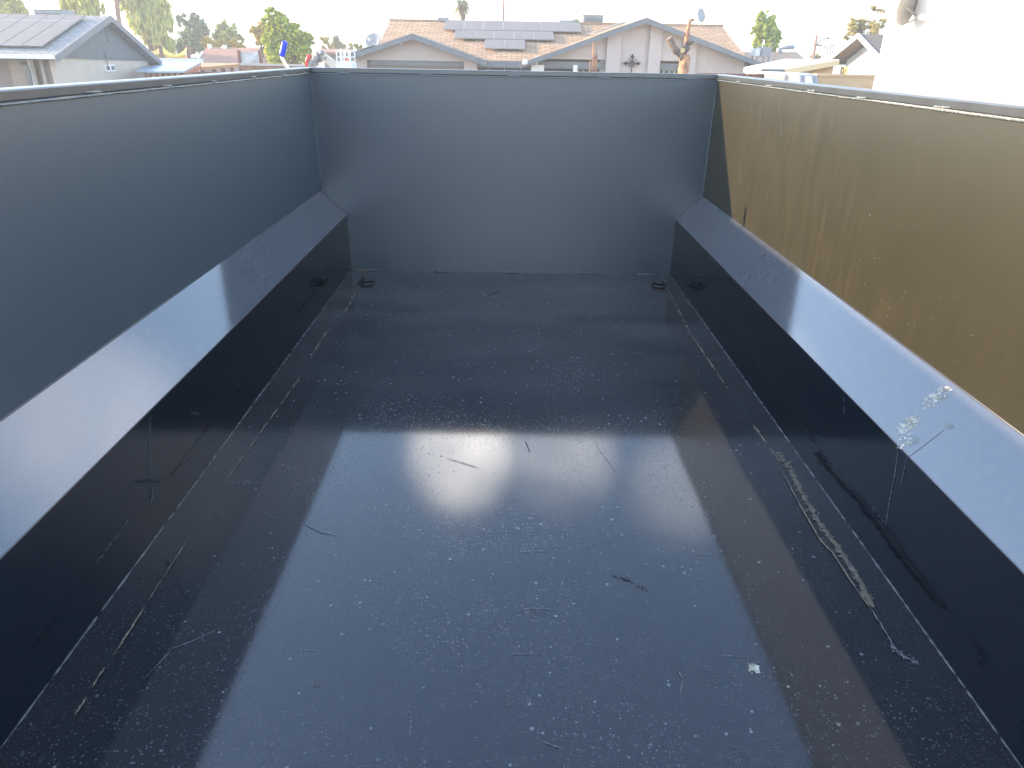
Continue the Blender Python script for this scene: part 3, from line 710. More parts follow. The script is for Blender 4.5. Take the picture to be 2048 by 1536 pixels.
MB().prism([(wxg, ya, GZ), (wxg, yb_, GZ), (wxg, yb_, zb2), (wxg, ya, zb)], (-.2, 0, 0)).build('gable_wall', mat('cream block', (.54, .47, .38), .9, var=.1, vscale=2, bump=.3), G)
v0 = hx(214, 65, wxg); vt = MB(); vt.box(wxg+.061, wxg+.09, v0.y-.25, v0.y+.25, v0.z-.35, v0.z+.35)
for i in range(6): vt.box(wxg+.09, wxg+.11, v0.y-.2, v0.y+.2, v0.z-.3+i*.11, v0.z-.25+i*.11)
vt.build('attic_vent', M['siding'], G)
v0 = hx(218, 136, wxg); wn0, wn1 = hx(209, 135, wxg), hx(228, 135, wxg)
wt, wb = hx(218, 129, wxg).z, hx(218, 143, wxg).z
fw = MB(); fw.box(wxg+.001, wxg+.05, wn0.y, wn1.y, wb, wt); w_ = fw.build('window', M['whitepaint'], G)
for k in range(2):
    ym = wn0.y+(wn1.y-wn0.y)*k/2; o = MB().box(wxg+.05, wxg+.055, ym+.06, ym+(wn1.y-wn0.y)/2-.06, wb+.06, wt-.06).build('pane', M['glass'], None); o.parent = w_
c0, c1 = hx(206, 105, wxg), hx(208, 131, wxg)
k = MB(); k.tube([(wxg+.09, c0.y, c0.z), (wxg+.09, c0.y, c1.z), (wxg+.04, v0.y-.3, c1.z-.1)], .025, 6); k.build('conduit', M['fascia'], G)
# front wall with brick pier, recess boards and downspout
fy = e0.y+.7
MB().box(XL, LX-.4, fy+1.2, fy+1.4, GZ, lz-.1).build('front_wall', M['door'], G)
ba, bb = at(22, 150, fy).x, at(62, 150, fy).x
MB().box(ba, bb, fy, fy+.4, GZ, lz-.1).build('brick_pier', M['brick'], G)
brd = MB()
x0, x1 = at(70, 150, fy).x, LX-.56
for i in range(16): brd.box(x0, x1, fy+.3-.004*(i % 2), fy+.34, GZ+i*.13, GZ+i*.13+.12)
brd.build('slatted_wall', M['door'], G)
MB().box(at(78, 150, fy).x, at(84, 150, fy).x, fy+.2, fy+.28, GZ, lz-.1).build('post', M['stucco'], G)
MB().box(LX-.56, LX-.36, fy+.1, fy+.3, GZ, lz-.1).build('post', M['stucco'], G)
brd = MB()
x0, x1 = at(-80, 150, fy).x, at(20, 150, fy).x
for i in range(16): brd.box(x0, x1, fy+.6-.004*(i % 2), fy+.64, GZ+i*.13, GZ+i*.13+.12)
brd.build('slatted_wall', M['door'], G)
ds = MB(); ds.sm = True
ds.tube([at(36, 118, e0.y+.05), at(40, 125, fy-.1), at(53, 133, fy-.1), at(57, 145, fy-.1), at(63, 180, fy-.1)], .075, 8)
ds.build('downspout', M['fascia'], G)
MB().box(at(61, 150, fy).x, at(66, 150, fy).x, fy-.03, fy+.2, GZ, lz-.1).build('corner_trim', M['whitepaint'], G)
# solar panels, portrait columns in two rows
cb = [hp(x, 98, P1, n1).x for x in (88, 46, 4)]; dxp = cb[0]-cb[1]; cols = [cb[0]-dxp*i for i in range(9)]
Bt = hp(60, 98, P1, n1); Mt = hp(100, 47, P1, n1); Tt = hp(140, 36.5, P1, n1)
for i in range(8):
    for (A, B) in ((Tt, Mt), (Mt, Bt)):
        solar_panel(G, [(cols[i+1]+.015, A.y-.01, A.z), (cols[i]-.015, A.y-.01, A.z), (cols[i]-.015, B.y+.01, B.z), (cols[i+1]+.015, B.y+.01, B.z)], .12)
a, b = at(69, 32, PY+1), at(121, 19, PY+1)
acunit('low grey cooler box behind the ridge of the solar roof at far left', a.x, b.x, PY+1, PY+2, pk.z-.3, b.z)

# ---- tall white house at right, blown by the sun ------------------------
TWX = 6.2
c0 = hx(1744, 178, TWX); YF = c0.y
B_ = thing('white_house', 'tall sunlit white stucco wall filling the right side above the rim', 'house', (TWX+3, YF-4, GZ))
MB().box(TWX, TWX+6, YF-9.5, YF, GZ, 4.6).build('wall', M['white'], B_, bevel=.02)
MB().prism([(TWX-.5, YF-10, 4.6), (TWX+6.5, YF-10, 4.6), (TWX+6.5, YF+.5, 4.6), (TWX-.5, YF+.5, 4.6)], (0, 0, .2)).build('roof', M['tanroof'], B_)
c = hx(1806, 12, TWX-.25)
dish('satellite_dish', 'tan dish seen edge on at the top of the bright white wall', c, (.60, -.8, -.12), .27, c+Vector((.25, .05, -.12)))

# ---- pale gable house behind it ------------------------------------------
VX = 14.0
V = thing('gable_house', 'sunlit white gable house with tan roof beside the tall white wall', 'house', (VX+3, 31, GZ))
pk2, el2, fr2 = hx(1718, 68, VX), hx(1650, 124, VX), hx(1758, 99, VX)
PY2 = pk2.y; bz = el2.z; by = el2.y; sl2 = (pk2.z-bz)/(by-PY2); fy2 = PY2-(by-PY2)
for yy in (by, fy2):
    MB().prism([(VX, yy, bz), (VX, PY2, pk2.z), (VX+12, PY2, pk2.z), (VX+12, yy, bz)], (0, 0, -.10)).build('roof', M['tanroof'], V)
    MB().prism([(VX-.05, yy, bz+.04), (VX-.05, PY2, pk2.z+.04), (VX-.05, PY2, pk2.z-.15), (VX-.05, yy, bz-.15)], (.045, 0, 0)).build('barge_board', M['whitepaint'], V)
wx2 = VX+.7
MB().prism([(wx2, by-.6, GZ), (wx2, by-.6, bz+.6*sl2-.12), (wx2, PY2, pk2.z-.12), (wx2, fy2+.6, bz+.6*sl2-.12), (wx2, fy2+.6, GZ)], (8, 0, 0)).build('wall', M['white'], V)
a, b = hx(1682, 146, wx2), hx(1697, 134, wx2)
grid_window(V, b.y, a.y, wx2-.01, a.z-.4, b.z, 3, fr=mat('yellow trim', (.6, .5, .2), .6), axis='x')

# ---- low house with a pale shallow roof between them ---------------------
FY = 25.0
Fh = thing('low_roof_house', 'low tan house with a bright white shallow roof behind the block wall', 'house', (8.5, FY+2, GZ))
r0, r1 = at(1660, 117, FY-1), at(1530, 133, FY-1)
qa, qb, qc, qd = at(1492, 134, FY+4), at(1560, 137, FY-1), at(1672, 117.5, FY-2.5), at(1566, 118.5, FY+7)
MB().prism([at(1524, 137.5, FY-1), at(1568, 138, FY-1.1), at(1678, 119, FY-2.4), at(1570, 118, FY+6), at(1490, 134, FY+4)], (0, 0, -.05)).build('roof', M['white'], Fh)
a, b, c = at(1524, 138, FY-1.02), at(1568, 138.6, FY-1.12), at(1678, 119.6, FY-2.42)
MB().prism([a, b, b+Vector((0, 0, -.17)), a+Vector((0, 0, -.15))], (0, -.05, 0)).build('fascia', mat('sage fascia', (.19, .20, .15), .7), Fh)
MB().prism([b, c, c+Vector((0, 0, -.14)), b+Vector((0, 0, -.17))], (0, -.05, 0)).build('fascia', bpy.data.materials['sage fascia'], Fh)
a = at(1490, 134.5, FY+4); b = at(1524, 138, FY-1)
MB().prism([a, b, b+Vector((0, 0, -.17)), a+Vector((0, 0, -.17))], (-.05, -.05, 0)).build('fascia', M['whitepaint'], Fh)
a, b = at(1528, 141, FY-.7), at(1573, 142, FY-.75); c = at(1668, 126, FY-2.1)
MB().prism([(a.x, a.y, GZ), (b.x, b.y, GZ), b, a], (0, .2, 0)).build('wall', M['stucco'], Fh)
MB().prism([(b.x, b.y, GZ), (c.x, c.y, GZ), c, b], (0, .2, 0)).build('wall', M['tan'], Fh)
a2 = at(1492, 139, FY+4)
MB().prism([(a2.x, a2.y, GZ), (a.x, a.y, GZ), a, a2], (.2, .1, 0)).build('wall', M['white'], Fh)
q = at(1599, 143, FY-1.15); MB().box(q.x-.06, q.x+.06, q.y-.08, q.y, q.z-.12, q.z+.12).build('wall_lamp', M['iron'], Fh)

# ---- brown roof house behind, with a cooler -------------------------------
KY = 45
K_ = thing('brown_roof_house', 'house with brown shingle roof behind the low white roof at right', 'house', (15, KY+4, GZ))
a, b, c, d = at(1478, 104, KY+5), at(1594, 104, KY+5), at(1618, 126, KY), at(1440, 126, KY)
MB().prism([a, b, c, d], (0, 0, -.15)).build('roof', M['tanroof'], K_)
MB().prism([a, b, b+Vector((1, 5, -1.5)), a+Vector((-1, 5, -1.5))], (0, 0, -.15)).build('roof', M['tanroof'], K_)
MB().box(d.x+.6, c.x-.6, KY+.5, KY+9, GZ, c.z-.15).build('wall', M['stucco'], K_)
a, b = at(1524, 123, 36), at(1544, 94.5, 36)
t = thing('rooftop_cooler', 'large grey evaporative cooler on stand left of the low white roof', 'air conditioner', tuple(a))
MB().box(at(1523, 100, 36).x+.02, b.x, 36, 36.9, at(1530, 113, 36).z, b.z).build('cabinet', M['metal'], t, bevel=.01)
MB().box(at(1513, 100, 36).x, at(1523, 100, 36).x, 36.1, 36.8, at(1518, 112, 36).z, at(1518, 97, 36).z).build('side_pad', M['whitepaint'], t)
st = MB()
for xx in (at(1515, 110, 36).x, b.x-.08):
    for yy in (36.05, 36.8): st.box(xx, xx+.06, yy, yy+.06, at(1530, 128, 36).z, at(1530, 113, 36).z)
st.build('stand', M['metal'], t)
q = at(1558, 104, KY+4.6); u = MB(); u.sm = True; u.tube([q+Vector((0, 0, -.1)), q+Vector((0, 0, .25))], .18, 12); u.tube([q+Vector((.1, 0, .25)), q+Vector((.9, 0, .3))], .12, 10)
u.build('roof_turbine_vent', M['metal'], K_)

# ---- walls, fences and vehicle in front of the right houses ---------------
bw = thing('block_wall', 'tan block garden wall in front of the sunlit gable house', 'wall', (8, 18.5, GZ))
a, b = at(1634, 150.5, 18.5), at(1744, 151.5, 18.5)
MB().box(a.x, b.x+.4, 18.5, 18.7, GZ, b.z-.03).build('wall_body', M['tan'], bw); MB().box(a.x-.02, b.x+.4, 18.47, 18.73, b.z-.029, b.z+.02).build('wall_cap', M['tan'], bw)
a, b = at(1488, 147.5, 20), at(1598, 148.5, 20)
fr = thing('plank_fence', 'dark red plank fence beside the grey van behind the right rim', 'fence', ((a.x+b.x)/2, 20, GZ))
m_ = MB(); xx = a.x-1.2
while xx < b.x-.12: m_.box(xx, xx+.135, 20, 20.03, GZ, a.z-.004*random.random()); xx += .145
m_.build('planks', M['redwood'], fr)
MB().box(a.x-1.2, b.x, 20.03, 20.08, GZ+.4, GZ+.5).build('rail', M['redwood'], fr); MB().box(b.x-.1, b.x, 19.96, 20.1, GZ, a.z+.03).build('post', M['redwood'], fr)
# grey van roof and windscreen between fence and wall
VZ = at(1620, 147, 17.5).z
vn = thing('parked_van', 'pale grey van with bright windscreen between red fence and tan wall', 'van', (at(1617, 150, 17.5).x, 17.5, GZ))
xa, xb = at(1600, 150, 17.5).x, at(1640, 150, 17.5).x
prof = [(16.0, GZ+.4), (16.0, GZ+1.0), (16.9, GZ+1.15), (17.6, VZ-.03), (18.2, VZ), (20.6, VZ-.02), (21.2, GZ+1.1), (21.2, GZ+.4)]
MB().prism([(xa, y, z) for y, z in prof], (xb-xa, 0, 0)).build('body', mat('silver van paint', (.26, .28, .29), .3, ior=1.6), vn, bevel=.05)
MB().prism([(xa+.12, 16.93, GZ+1.19), (xb-.12, 16.93, GZ+1.19), (xb-.16, 17.57, VZ-.07), (xa+.16, 17.57, VZ-.07)], (0, -.02, .018)).build('windscreen', mat('sunshade', (.8, .8, .78), .5), vn)
for yy in (16.7, 20.4):
    for sx in (xa, xb-.2):
        w = MB(); w.sm = True; w.tube([(sx, yy, GZ+.33), (sx+.2, yy, GZ+.33)], .33, 20); w.build('wheel', M['iron'], vn)

# ---- utility pole with lamp arm -------------------------------------------
ph = thing('utility_pole', 'leaning brown wooden pole with a curved street lamp arm at right', 'pole', tuple(at(1626, 118, 60))[:2]+(GZ,))
a, b = at(1626, 120, 60), at(1634, 70, 60)
k = MB(); k.sm = True; a.z = GZ; k.tube([a, b], [.12, .09], 10); k.build('pole', mat('pole wood', (.28, .15, .09), .9), ph)
k = MB(); k.box(b.x-.1, b.x+.5, 59.9, 60.02, at(1630, 92, 60).z, at(1630, 92, 60).z+.12); k.build('crossarm', bpy.data.materials['pole wood'], ph)
k = MB(); k.sm = True; k.tube([at(1634, 90, 60), at(1640, 81, 60), at(1648, 76.5, 60), at(1655, 76, 60)], .05, 6); k.build('lamp_arm', M['metal'], ph)
k = MB(); k.sm = True; k.tube([at(1654, 76, 60), at(1659, 76.5, 60)], [.1, .06], 8); k.build('lamp_head', M['metal'], ph)

# ---- red brown roof house at left centre -----------------------------------
RH = 48.0
rh = thing('red_roof_house', 'house with large red brown roof behind the wooden fence', 'house', (at(470, 110, RH).x, RH+4, GZ))
a, b, c, d = at(412, 95, RH+5), at(548, 96, RH+5), at(575, 128, RH), at(392, 128, RH)
MB().prism([a, b, c, d], (0, 0, -.15)).build('roof', M['redshingle'], rh)
MB().prism([a, b, b+Vector((1, 5, -1.6)), a+Vector((-1, 5, -1.6))], (0, 0, -.15)).build('roof', M['redshingle'], rh)
MB().box(d.x+.5, c.x-.5, RH+.5, RH+9, GZ, c.z-.15).build('wall', M['stucco'], rh)
for x, y in ((420, 93.5), (450, 95)):
    q = at(x, y, RH+4.8); k = MB(); k.sm = True; k.tube([q+Vector((0, 0, -.3)), q+Vector((0, 0, .15))], .13, 10); k.build('vent_pipe', M['whitepaint'], rh)
# second red roof at 660..690
rh2 = thing('long_roof_house', 'low red roofed house behind the white lift basket', 'house', (at(675, 110, 52).x, 54, GZ))
a, b, c, d = at(640, 98, 56), at(705, 98.5, 56), at(715, 107, 52), at(632, 103, 52)
MB().prism([a, b, c, d], (0, 0, -.15)).build('roof', M['redshingle'], rh2)
MB().prism([(d.x+.4, 52.4, GZ), (c.x-.4, 52.4, GZ), (c.x-.4, 52.4, c.z-.16), (d.x+.4, 52.4, d.z-.16)], (0, 5, 0)).build('wall', mat('mauve stucco', (.34, .27, .25), .9), rh2)
# orange awning roof in front, brown posts
aw = thing('patio_cover', 'long orange patio cover on brown posts left of the white panel', 'patio cover', (at(450, 135, 34).x, 34, GZ))
a, b, c, d = at(402, 126, 36), at(482, 126.5, 36), at(482, 127.5, 33), at(402, 134.5, 33)
MB().prism([a, b, c, d], (0, 0, -.12)).build('roof', mat('orange roof sheet', (.5, .27, .12), .8, var=.2), aw)
for x in (404, 428, 446, 464): q = at(x, 134, 33.2); MB().box(q.x-.06, q.x+.06, 33.1, 33.22, GZ, q.z-.02).build('post', M['redwood'], aw)
MB().box(at(402, 130, 38).x, at(482, 130, 38).x, 38, 38.2, GZ, at(440, 131, 38).z).build('rear_wall', mat('pink stucco', (.42, .32, .28), .9), aw)
# wooden fence with white panel
fb = thing('wooden_fence', 'reddish board fence with pale cap rail left of the blue grip', 'fence', (at(540, 135, 30).x, 30, GZ))
a, b = at(482, 128, 30), at(612, 132, 30); m_ = MB(); xx = a.x; zt = a.z
while xx < b.x: m_.box(xx, xx+.2, 30, 30.03, GZ, zt-.05); xx += .21
m_.build('planks', M['wood'], fb); MB().box(a.x-.05, b.x, 29.95, 30.08, zt-.049, zt+.03).build('cap_rail', M['stucco'], fb)
wp = thing('banner_panel', 'weathered white panel in a dark frame standing above the wooden fence', 'panel', tuple(at(500, 127, 30.4)))
a, b = at(483, 126, 30.4), at(517, 104, 30.4)
MB().box(a.x, b.x, 30.4, 30.43, a.z, b.z).build('sheet', mat('weathered white sheet', (.6, .6, .58), .8, var=.4, vscale=4), wp)
for x in (a.x-.1, b.x): MB().box(x, x+.1, 30.35, 30.5, GZ, b.z+.05).build('frame_post', M['redwood'], wp)

# ---- shed with pale blue metal roof ----------------------------------------
SY = 33.0
sh = thing('metal_roof_shed', 'open wooden shed with a pale blue metal roof beside the left house', 'shed', (at(330, 130, SY).x, SY+2, GZ))
a, b, c, d = at(304, 121.5, SY+5), at(403, 123.5, SY+5), at(368, 142, SY-1), at(272, 142.5, SY-1)
MB().prism([a, b, c, d], (0, 0, -.06)).build('roof', mat('pale blue sheet metal', (.42, .52, .62), .35, metal=.3, var=.2, vscale=1.5), sh)
MB().prism([c+Vector((0, 0, -.06)), b+Vector((0, 0, -.06)), b+Vector((0, 0, -.3)), c+Vector((0, 0, -.3))], (.06, 0, 0)).build('side_fascia', mat('rust red board', (.5, .2, .12), .8), sh)
m_ = MB()
for i in range(9):
    t = i/8; q = d.lerp(c, t); m_.box(q.x-.05, q.x+.05, q.y-.1, q.y+1, q.z-.22, q.z-.07)
m_.build('rafters', M['wood'], sh)
MB().box(d.x, c.x, SY-.6, SY-.5, d.z-.36, d.z-.24).build('beam', M['wood'], sh)
for t in (.02, .3, .55, .8, .98): q = d.lerp(c, t); MB().box(q.x-.07, q.x+.07, SY-.62, SY-.48, GZ, q.z-.36).build('post', M['wood'], sh)
MB().box(d.x-.3, c.x, SY+3, SY+3.1, GZ, d.z-.1).build('back_boards', M['wood'], sh)
q = at(263, 143, SY-1.2); MB().box(q.x, d.x+.4, SY-1.2, SY-1.1, GZ, q.z).build('end_boards', M['door'], sh)
m_ = MB(); a, b = at(302, 120.5, SY+5.2), at(404, 122, SY+5.2); m_.box(a.x, b.x, SY+5.2, SY+5.35, a.z-.22, a.z+.1)
m_.build('ridge_board', M['whitepaint'], sh)
# ---- yellow shade sails ------------------------------------------------------
SS = 52.0
ss = thing('shade_sail', 'bright yellow shade sail sagging between dark posts beyond the shed', 'shade sail', tuple(at(350, 120, SS)))
def sail(c4, name, m_, parent, sag):
    P = [Vector(p) for p in c4]; n_ = 14; b = MB(); b.sm = True
    for j in range(n_+1):
        for i in range(n_+1):
            u, v = i/n_, j/n_; p = P[0].lerp(P[1], u).lerp(P[3].lerp(P[2], u), v)
            p.z -= sag*(4*u*(1-u))*(1-.5*v)+sag*.5*4*v*(1-v)*4*u*(1-u); b.v.append(tuple(p))
    for j in range(n_):
        for i in range(n_): k = j*(n_+1)+i; b.f.append((k, k+1, k+n_+2, k+n_+1))
    o = b.build(name, m_, parent); sd = o.modifiers.new('thick', 'SOLIDIFY'); sd.thickness = .03; return o
ym = mat('yellow sail cloth', (.80, .62, .10), .8); om = mat('orange sail cloth', (.75, .42, .10), .8)
sail([at(325, 94, SS), at(374, 95, SS), at(373, 106, SS-2), at(326, 106, SS-2)], 'sail', ym, ss, .45)
k = MB(); k.box(at(332, 112, SS+2).x, at(372, 112, SS+2).x, SS+2, SS+2.1, GZ, at(350, 109, SS+2).z); k.build('tan_curtain', om, ss)
for x0, x1 in ((320, 327), (374, 380)):
    k = MB(); p_ = at(x1, 122, SS); q = at(x0, 91, SS); p_.z = GZ; k.tube([p_, q], .13, 8); k.build('post', M['redwood'], ss)
s2 = thing('shade_sail', 'orange shade sail left of the yellow sail behind the blue grey gable', 'shade sail', tuple(at(300, 120, SS)))
sail([at(298, 101, SS+1), at(319, 94, SS+1), at(322, 106, SS), at(300, 109, SS)], 'sail', om, s2, .15)
# white camper between the sails and the red roof
cv = thing('camper_trailer', 'small white camper between the yellow sail post and the red roof', 'camper', tuple(at(390, 120, 56))[:2]+(GZ,))
a, b = at(380, 122, 56), at(398, 108.5, 56)
MB().prism([(a.x, 56, GZ+.5), (a.x, 56, b.z-.3), (a.x+.2, 56, b.z), (b.x-.1, 56, b.z), (b.x, 56, b.z-.2), (b.x-.35, 56, GZ+.5)], (0, 2.2, 0)).build('body', M['white'], cv, bevel=.05)
for t in (.25, .62): x = a.x+(b.x-a.x)*t; MB().box(x-.1, x+.12, 55.97, 55.995, b.z-.5, b.z-.25).build('window', M['glass'], cv)
# ---- white boom lift ----------------------------------------------------------
BY = 27.0
bl = thing('boom_lift', 'white boom lift with folded arm and railed work basket left of the ranch house', 'boom lift', tuple(at(660, 130, BY))[:2]+(GZ,))
WPm = M['whitepaint']
a, b = at(635, 104, BY), at(674, 136, BY)
dv = (b-a).normalized(); up_ = Vector((-dv.z, 0, dv.x)) if dv.x > 0 else Vector((0, 0, 1))
m_ = MB(); m_.prism([a+up_*.1, b+up_*.13, b-up_*.13, a-up_*.1], (0, .22, 0)); m_.prism([b+up_*.13, b+dv*2+up_*.13, b+dv*2-up_*.13, b-up_*.13], (0, .22, 0)); m_.build('boom', mat('boom paint', (.60, .52, .42), .5), bl, bevel=.01)
a2, b2 = at(622, 126, BY+.3), at(640, 108, BY+.3)
m_ = MB(); d2 = (b2-a2).normalized(); u2 = Vector((-d2.z, 0, d2.x)); m_.prism([a2+u2*.09, b2+u2*.09, b2-u2*.09, a2-u2*.09], (0, .2, 0)); m_.build('jib', mat('cream paint', (.7, .66, .52), .5), bl)
for (x, y, r) in ((622.5, 126, .09), (628, 128, .07), (643, 106, .08), (650, 116, .05), (634, 118, .12)):
    m_ = MB(); m_.sm = True; q = at(x, y, BY-.05); m_.tube([q, q+Vector((0, .4, 0))], r, 14); m_.build('pivot', M['metal'], bl)
m_ = MB(); m_.sm = True; m_.tube([at(613, 133, BY), at(614, 122, BY), at(618, 113, BY), at(623, 111, BY)], [.05, .07, .08, .06], 8); m_.build('hydraulic_hose', mat('red hose', (.62, .04, .04), .4), bl)
m_ = MB(); m_.sm = True; m_.tube([at(632, 107, BY-.1), at(640, 115, BY-.1), at(636, 123, BY-.1)], .05, 8); m_.build('cylinder', mat('dark hydraulic cylinder', (.08, .08, .1), .4), bl)
x0, x1 = at(671.5, 110, BY).x, at(701, 110, BY).x; zt_, zm, zbk, zbb = at(685, 101, BY).z, at(685, 114, BY).z, at(685, 124, BY).z, at(685, 134, BY).z
m_ = MB()
for z in (zt_, zm, zbk):
    for yy in (BY, BY+.8): m_.box(x0, x1, yy, yy+.04, z-.025, z+.02)
    for xx in (x0+.002, x1-.042): m_.box(xx, xx+.038, BY+.0401, BY+.7999, z-.024, z+.019)
for xx in (x0, x0+.13, x0+(x1-x0)*.5, x1-.04):
    for yy in (BY+.001, BY+.801): m_.box(xx, xx+.04, yy, yy+.038, zbk, zt_-.026)
m_.build('basket_rail', WPm, bl)
m_ = MB().box(x0-.02, x1+.02, BY-.03, BY+.86, zbb-.1, zbk-.03); m_.build('basket', WPm, bl, bevel=.02)
MB().box(at(684, 116, BY).x, at(692, 116, BY).x, BY+.2, BY+.5, at(684, 122, BY).z, at(684, 114, BY).z).build('control_box', mat('orange plastic', (.6, .2, .08), .5), bl)
MB().box(at(604, 140, BY).x, at(660, 140, BY).x, BY-.3, BY+1.4, GZ+.35, GZ+1.1).build('chassis', WPm, bl, bevel=.03)
for xx in (at(610, 140, BY).x, at(652, 140, BY).x):
    for yy in (BY-.4, BY+1.3): m_ = MB(); m_.sm = True; m_.tube([(xx, yy, GZ+.4), (xx, yy+.25, GZ+.4)], .4, 20); m_.build('wheel', M['iron'], bl)

# ================================================================= VEGETATION
def leafmat(name, c1, c2, trans=.25):
    Mx = bpy.data.materials.new(name); Mx.use_nodes = True; n = Mx.node_tree.nodes; l = Mx.node_tree.links
    gi = n.new('ShaderNodeNewGeometry'); c = mixc(n, l, gi.outputs['Random Per Island'], c1, c2)
    b = n['Principled BSDF']; l.new(c, b.inputs['Base Color']); b.inputs['Roughness'].default_value = .7
    tr = n.new('ShaderNodeBsdfTranslucent'); l.new(c, tr.inputs[0]); ms = n.new('ShaderNodeMixShader'); ms.inputs[0].default_value = trans
    l.new(b.outputs[0], ms.inputs[1]); l.new(tr.outputs[0], ms.inputs[2]); l.new(ms.outputs[0], n['Material Output'].inputs[0]); return Mx
LM = {'green': leafmat('bright leaves', (.14, .26, .02), (.62, .62, .06)), 'dark': leafmat('dark leaves', (.22, .28, .07), (.40, .40, .10)),
      'pine': leafmat('pine needles', (.15, .22, .12), (.28, .34, .17)), 'gold': leafmat('golden leaves', (.60, .36, .04), (.40, .36, .06)),
      'willow': leafmat('willow leaves', (.24, .30, .06), (.60, .56, .14)), 'palm': leafmat('palm fronds', (.17, .18, .07), (.28, .25, .10)),
      'thatch': leafmat('dry palm thatch', (.36, .26, .14), (.26, .18, .10), .15), 'sparse': leafmat('olive leaves', (.42, .36, .12), (.56, .44, .16))}
BK = mat('bark', (.20, .14, .10), .95, var=.5, vscale=8, bump=.6, bscale=20)
BKR = mat('palm bark', (.30, .17, .12), .95, var=.4, vscale=6, bump=.5, bscale=14)
def leafquad(b, p, s, rs, dr=None, asp=1.8):
    d = Vector((rs.gauss(0, 1), rs.gauss(0, 1), rs.gauss(0, 1))).normalized() if dr is None else dr
    w = d.cross(Vector((rs.gauss(0, 1), rs.gauss(0, 1), rs.gauss(0, 1)))).normalized()*s/asp; d = d*s
    b.poly([p-d*.5, p+w*.5, p+d*.5, p-w*.5])
def tree(label, kx, Y, clumps, nleaf, leaf, mt, base=None, group=None, name='tree', trunk_r=.16, hang=False, cat='tree', depth=.8, loose=1.0):
    """clumps: (px, py, radius_px) blobs of the crown outline, spread in depth by `depth` times their radius"""
    rs = random.Random(hash(label) % 1000 if False else sum(map(ord, label)))
    root = at(kx, 120, Y); root.z = GZ
    t = thing(name, label, cat, tuple(root), group)
    cr = MB(); pxm = Y/1577
    cs = [(at(x, y, Y), r*pxm) for x, y, r in clumps]
    tot = sum(r**2 for _, r in cs)
    trk = MB(); trk.sm = True
    top = max(cs, key=lambda q: q[0].z)[0]; low = min(q[0].z-q[1] for q in cs)
    mid = Vector((root.x*.5+sum(q[0].x for q in cs)/len(cs)*.5, Y, max(low, GZ+1)))
    trk.tube([root, root.lerp(mid, .5)+Vector((.06, 0, 0)), mid], [trunk_r*1.25, trunk_r, trunk_r*.85], 8)
    for c, r in cs:
        c = c+Vector((0, rs.uniform(-1, 1)*r*depth*1.3, 0))
        j = mid.lerp(c, .45)+Vector((rs.uniform(-.2, .2), rs.uniform(-.2, .2), .15)); trk.tube([mid-Vector((0, 0, .1)), j, c], [trunk_r*.45, trunk_r*.2, .015], 5)
        n_ = int(nleaf*r*r/tot); sub = max(4, int(n_/40)); cc = []
        for _ in range(sub):
            d = Vector((rs.gauss(0, 1), rs.gauss(0, 1), rs.gauss(0, 1))).normalized()*r*(rs.random()**.45)
            cc.append((c+Vector((d.x, d.y*depth, d.z)), r*loose*rs.uniform(.13, .30)))
        for k in range(n_):
            p, q = cc[rs.randrange(sub)]
            if hang:
                s0 = p+Vector((rs.gauss(0, q*.5), rs.gauss(0, q*.5), 0))
                u = rs.random(); leafquad(cr, s0-Vector((0.05*u, 0, u*r*.9)), leaf*1.5, rs, Vector((rs.gauss(0, .2), rs.gauss(0, .2), -1)).normalized(), 3.5)
            else:
                leafquad(cr, p+Vector((rs.gauss(0, q*.48), rs.gauss(0, q*.48), rs.gauss(0, q*.42))), leaf*rs.uniform(.6, 1.3), rs)
    trk.build('trunk', BK, t); cr.build('crown', LM[mt], t)
    return t
def palm(label, x0, x1, ytop, Y, r, nf=26, group=None, trunk_r=.2, thatch=True, ybase=None, bend=0):
    rs = random.Random(sum(map(ord, label))+int(x1)); top = at(x1, ytop, Y); base = at(x0, 118, Y); base.z = GZ
    t = thing('palm_tree', label, 'palm tree', tuple(base), group); k = MB(); k.sm = True
    pts = [base.lerp(top, i/6)+Vector((bend*math.sin(3.14*i/6), 0, 0)) for i in range(7)]
    k.tube(pts, [trunk_r*(1.3-.5*i/6) for i in range(7)], 9); k.build('trunk', BKR, t)
    f = MB()
    for i in range(nf):
        az = 2*math.pi*i/nf+rs.uniform(-.2, .2); el = rs.uniform(-.7, 1.25); L = r*rs.uniform(.8, 1.15)
        d = Vector((math.cos(az)*math.cos(el), math.sin(az)*math.cos(el), math.sin(el))); p = top.copy(); sd = d.cross(Vector((0, 0, 1))).normalized()
        seg = 6
        for s_ in range(seg):
            q = p+d*L/seg; d = (d+Vector((0, 0, -.24))).normalized(); wd = L*.16*math.sin(3.14*(s_+1)/(seg+1))+.03
            for sg in (-1, 1):
                for z in range(2):
                    u = p.lerp(q, z*.5); f.poly([u, u+sd*sg*wd+d*L*.09+Vector((0, 0, -wd*.35)), u+d*L/seg*.45])
            p = q
    f.build('fronds', LM['palm'], t)
    if thatch:
        f = MB()
        for i in range(nf*3):
            az = rs.uniform(0, 6.28); z = rs.random()*r*1.0; rr = r*.28*(1-.5*z/r)
            p = top+Vector((math.cos(az)*rr, math.sin(az)*rr, -z)); leafquad(f, p, r*.35, rs, Vector((math.cos(az)*.25, math.sin(az)*.25, -1)).normalized(), 3)
        f.build('dry_thatch', LM['thatch'], t)
    return t
TG = 'trees beyond the roofs'
tree('feathery light green tree above the solar roof in the top left corner', 20, 55, [(0, 8, 30), (32, 8, 28), (58, 20, 16), (-25, 8, 32), (20, -12, 30), (45, 24, 14)], 5200, .34, 'willow', group=TG)
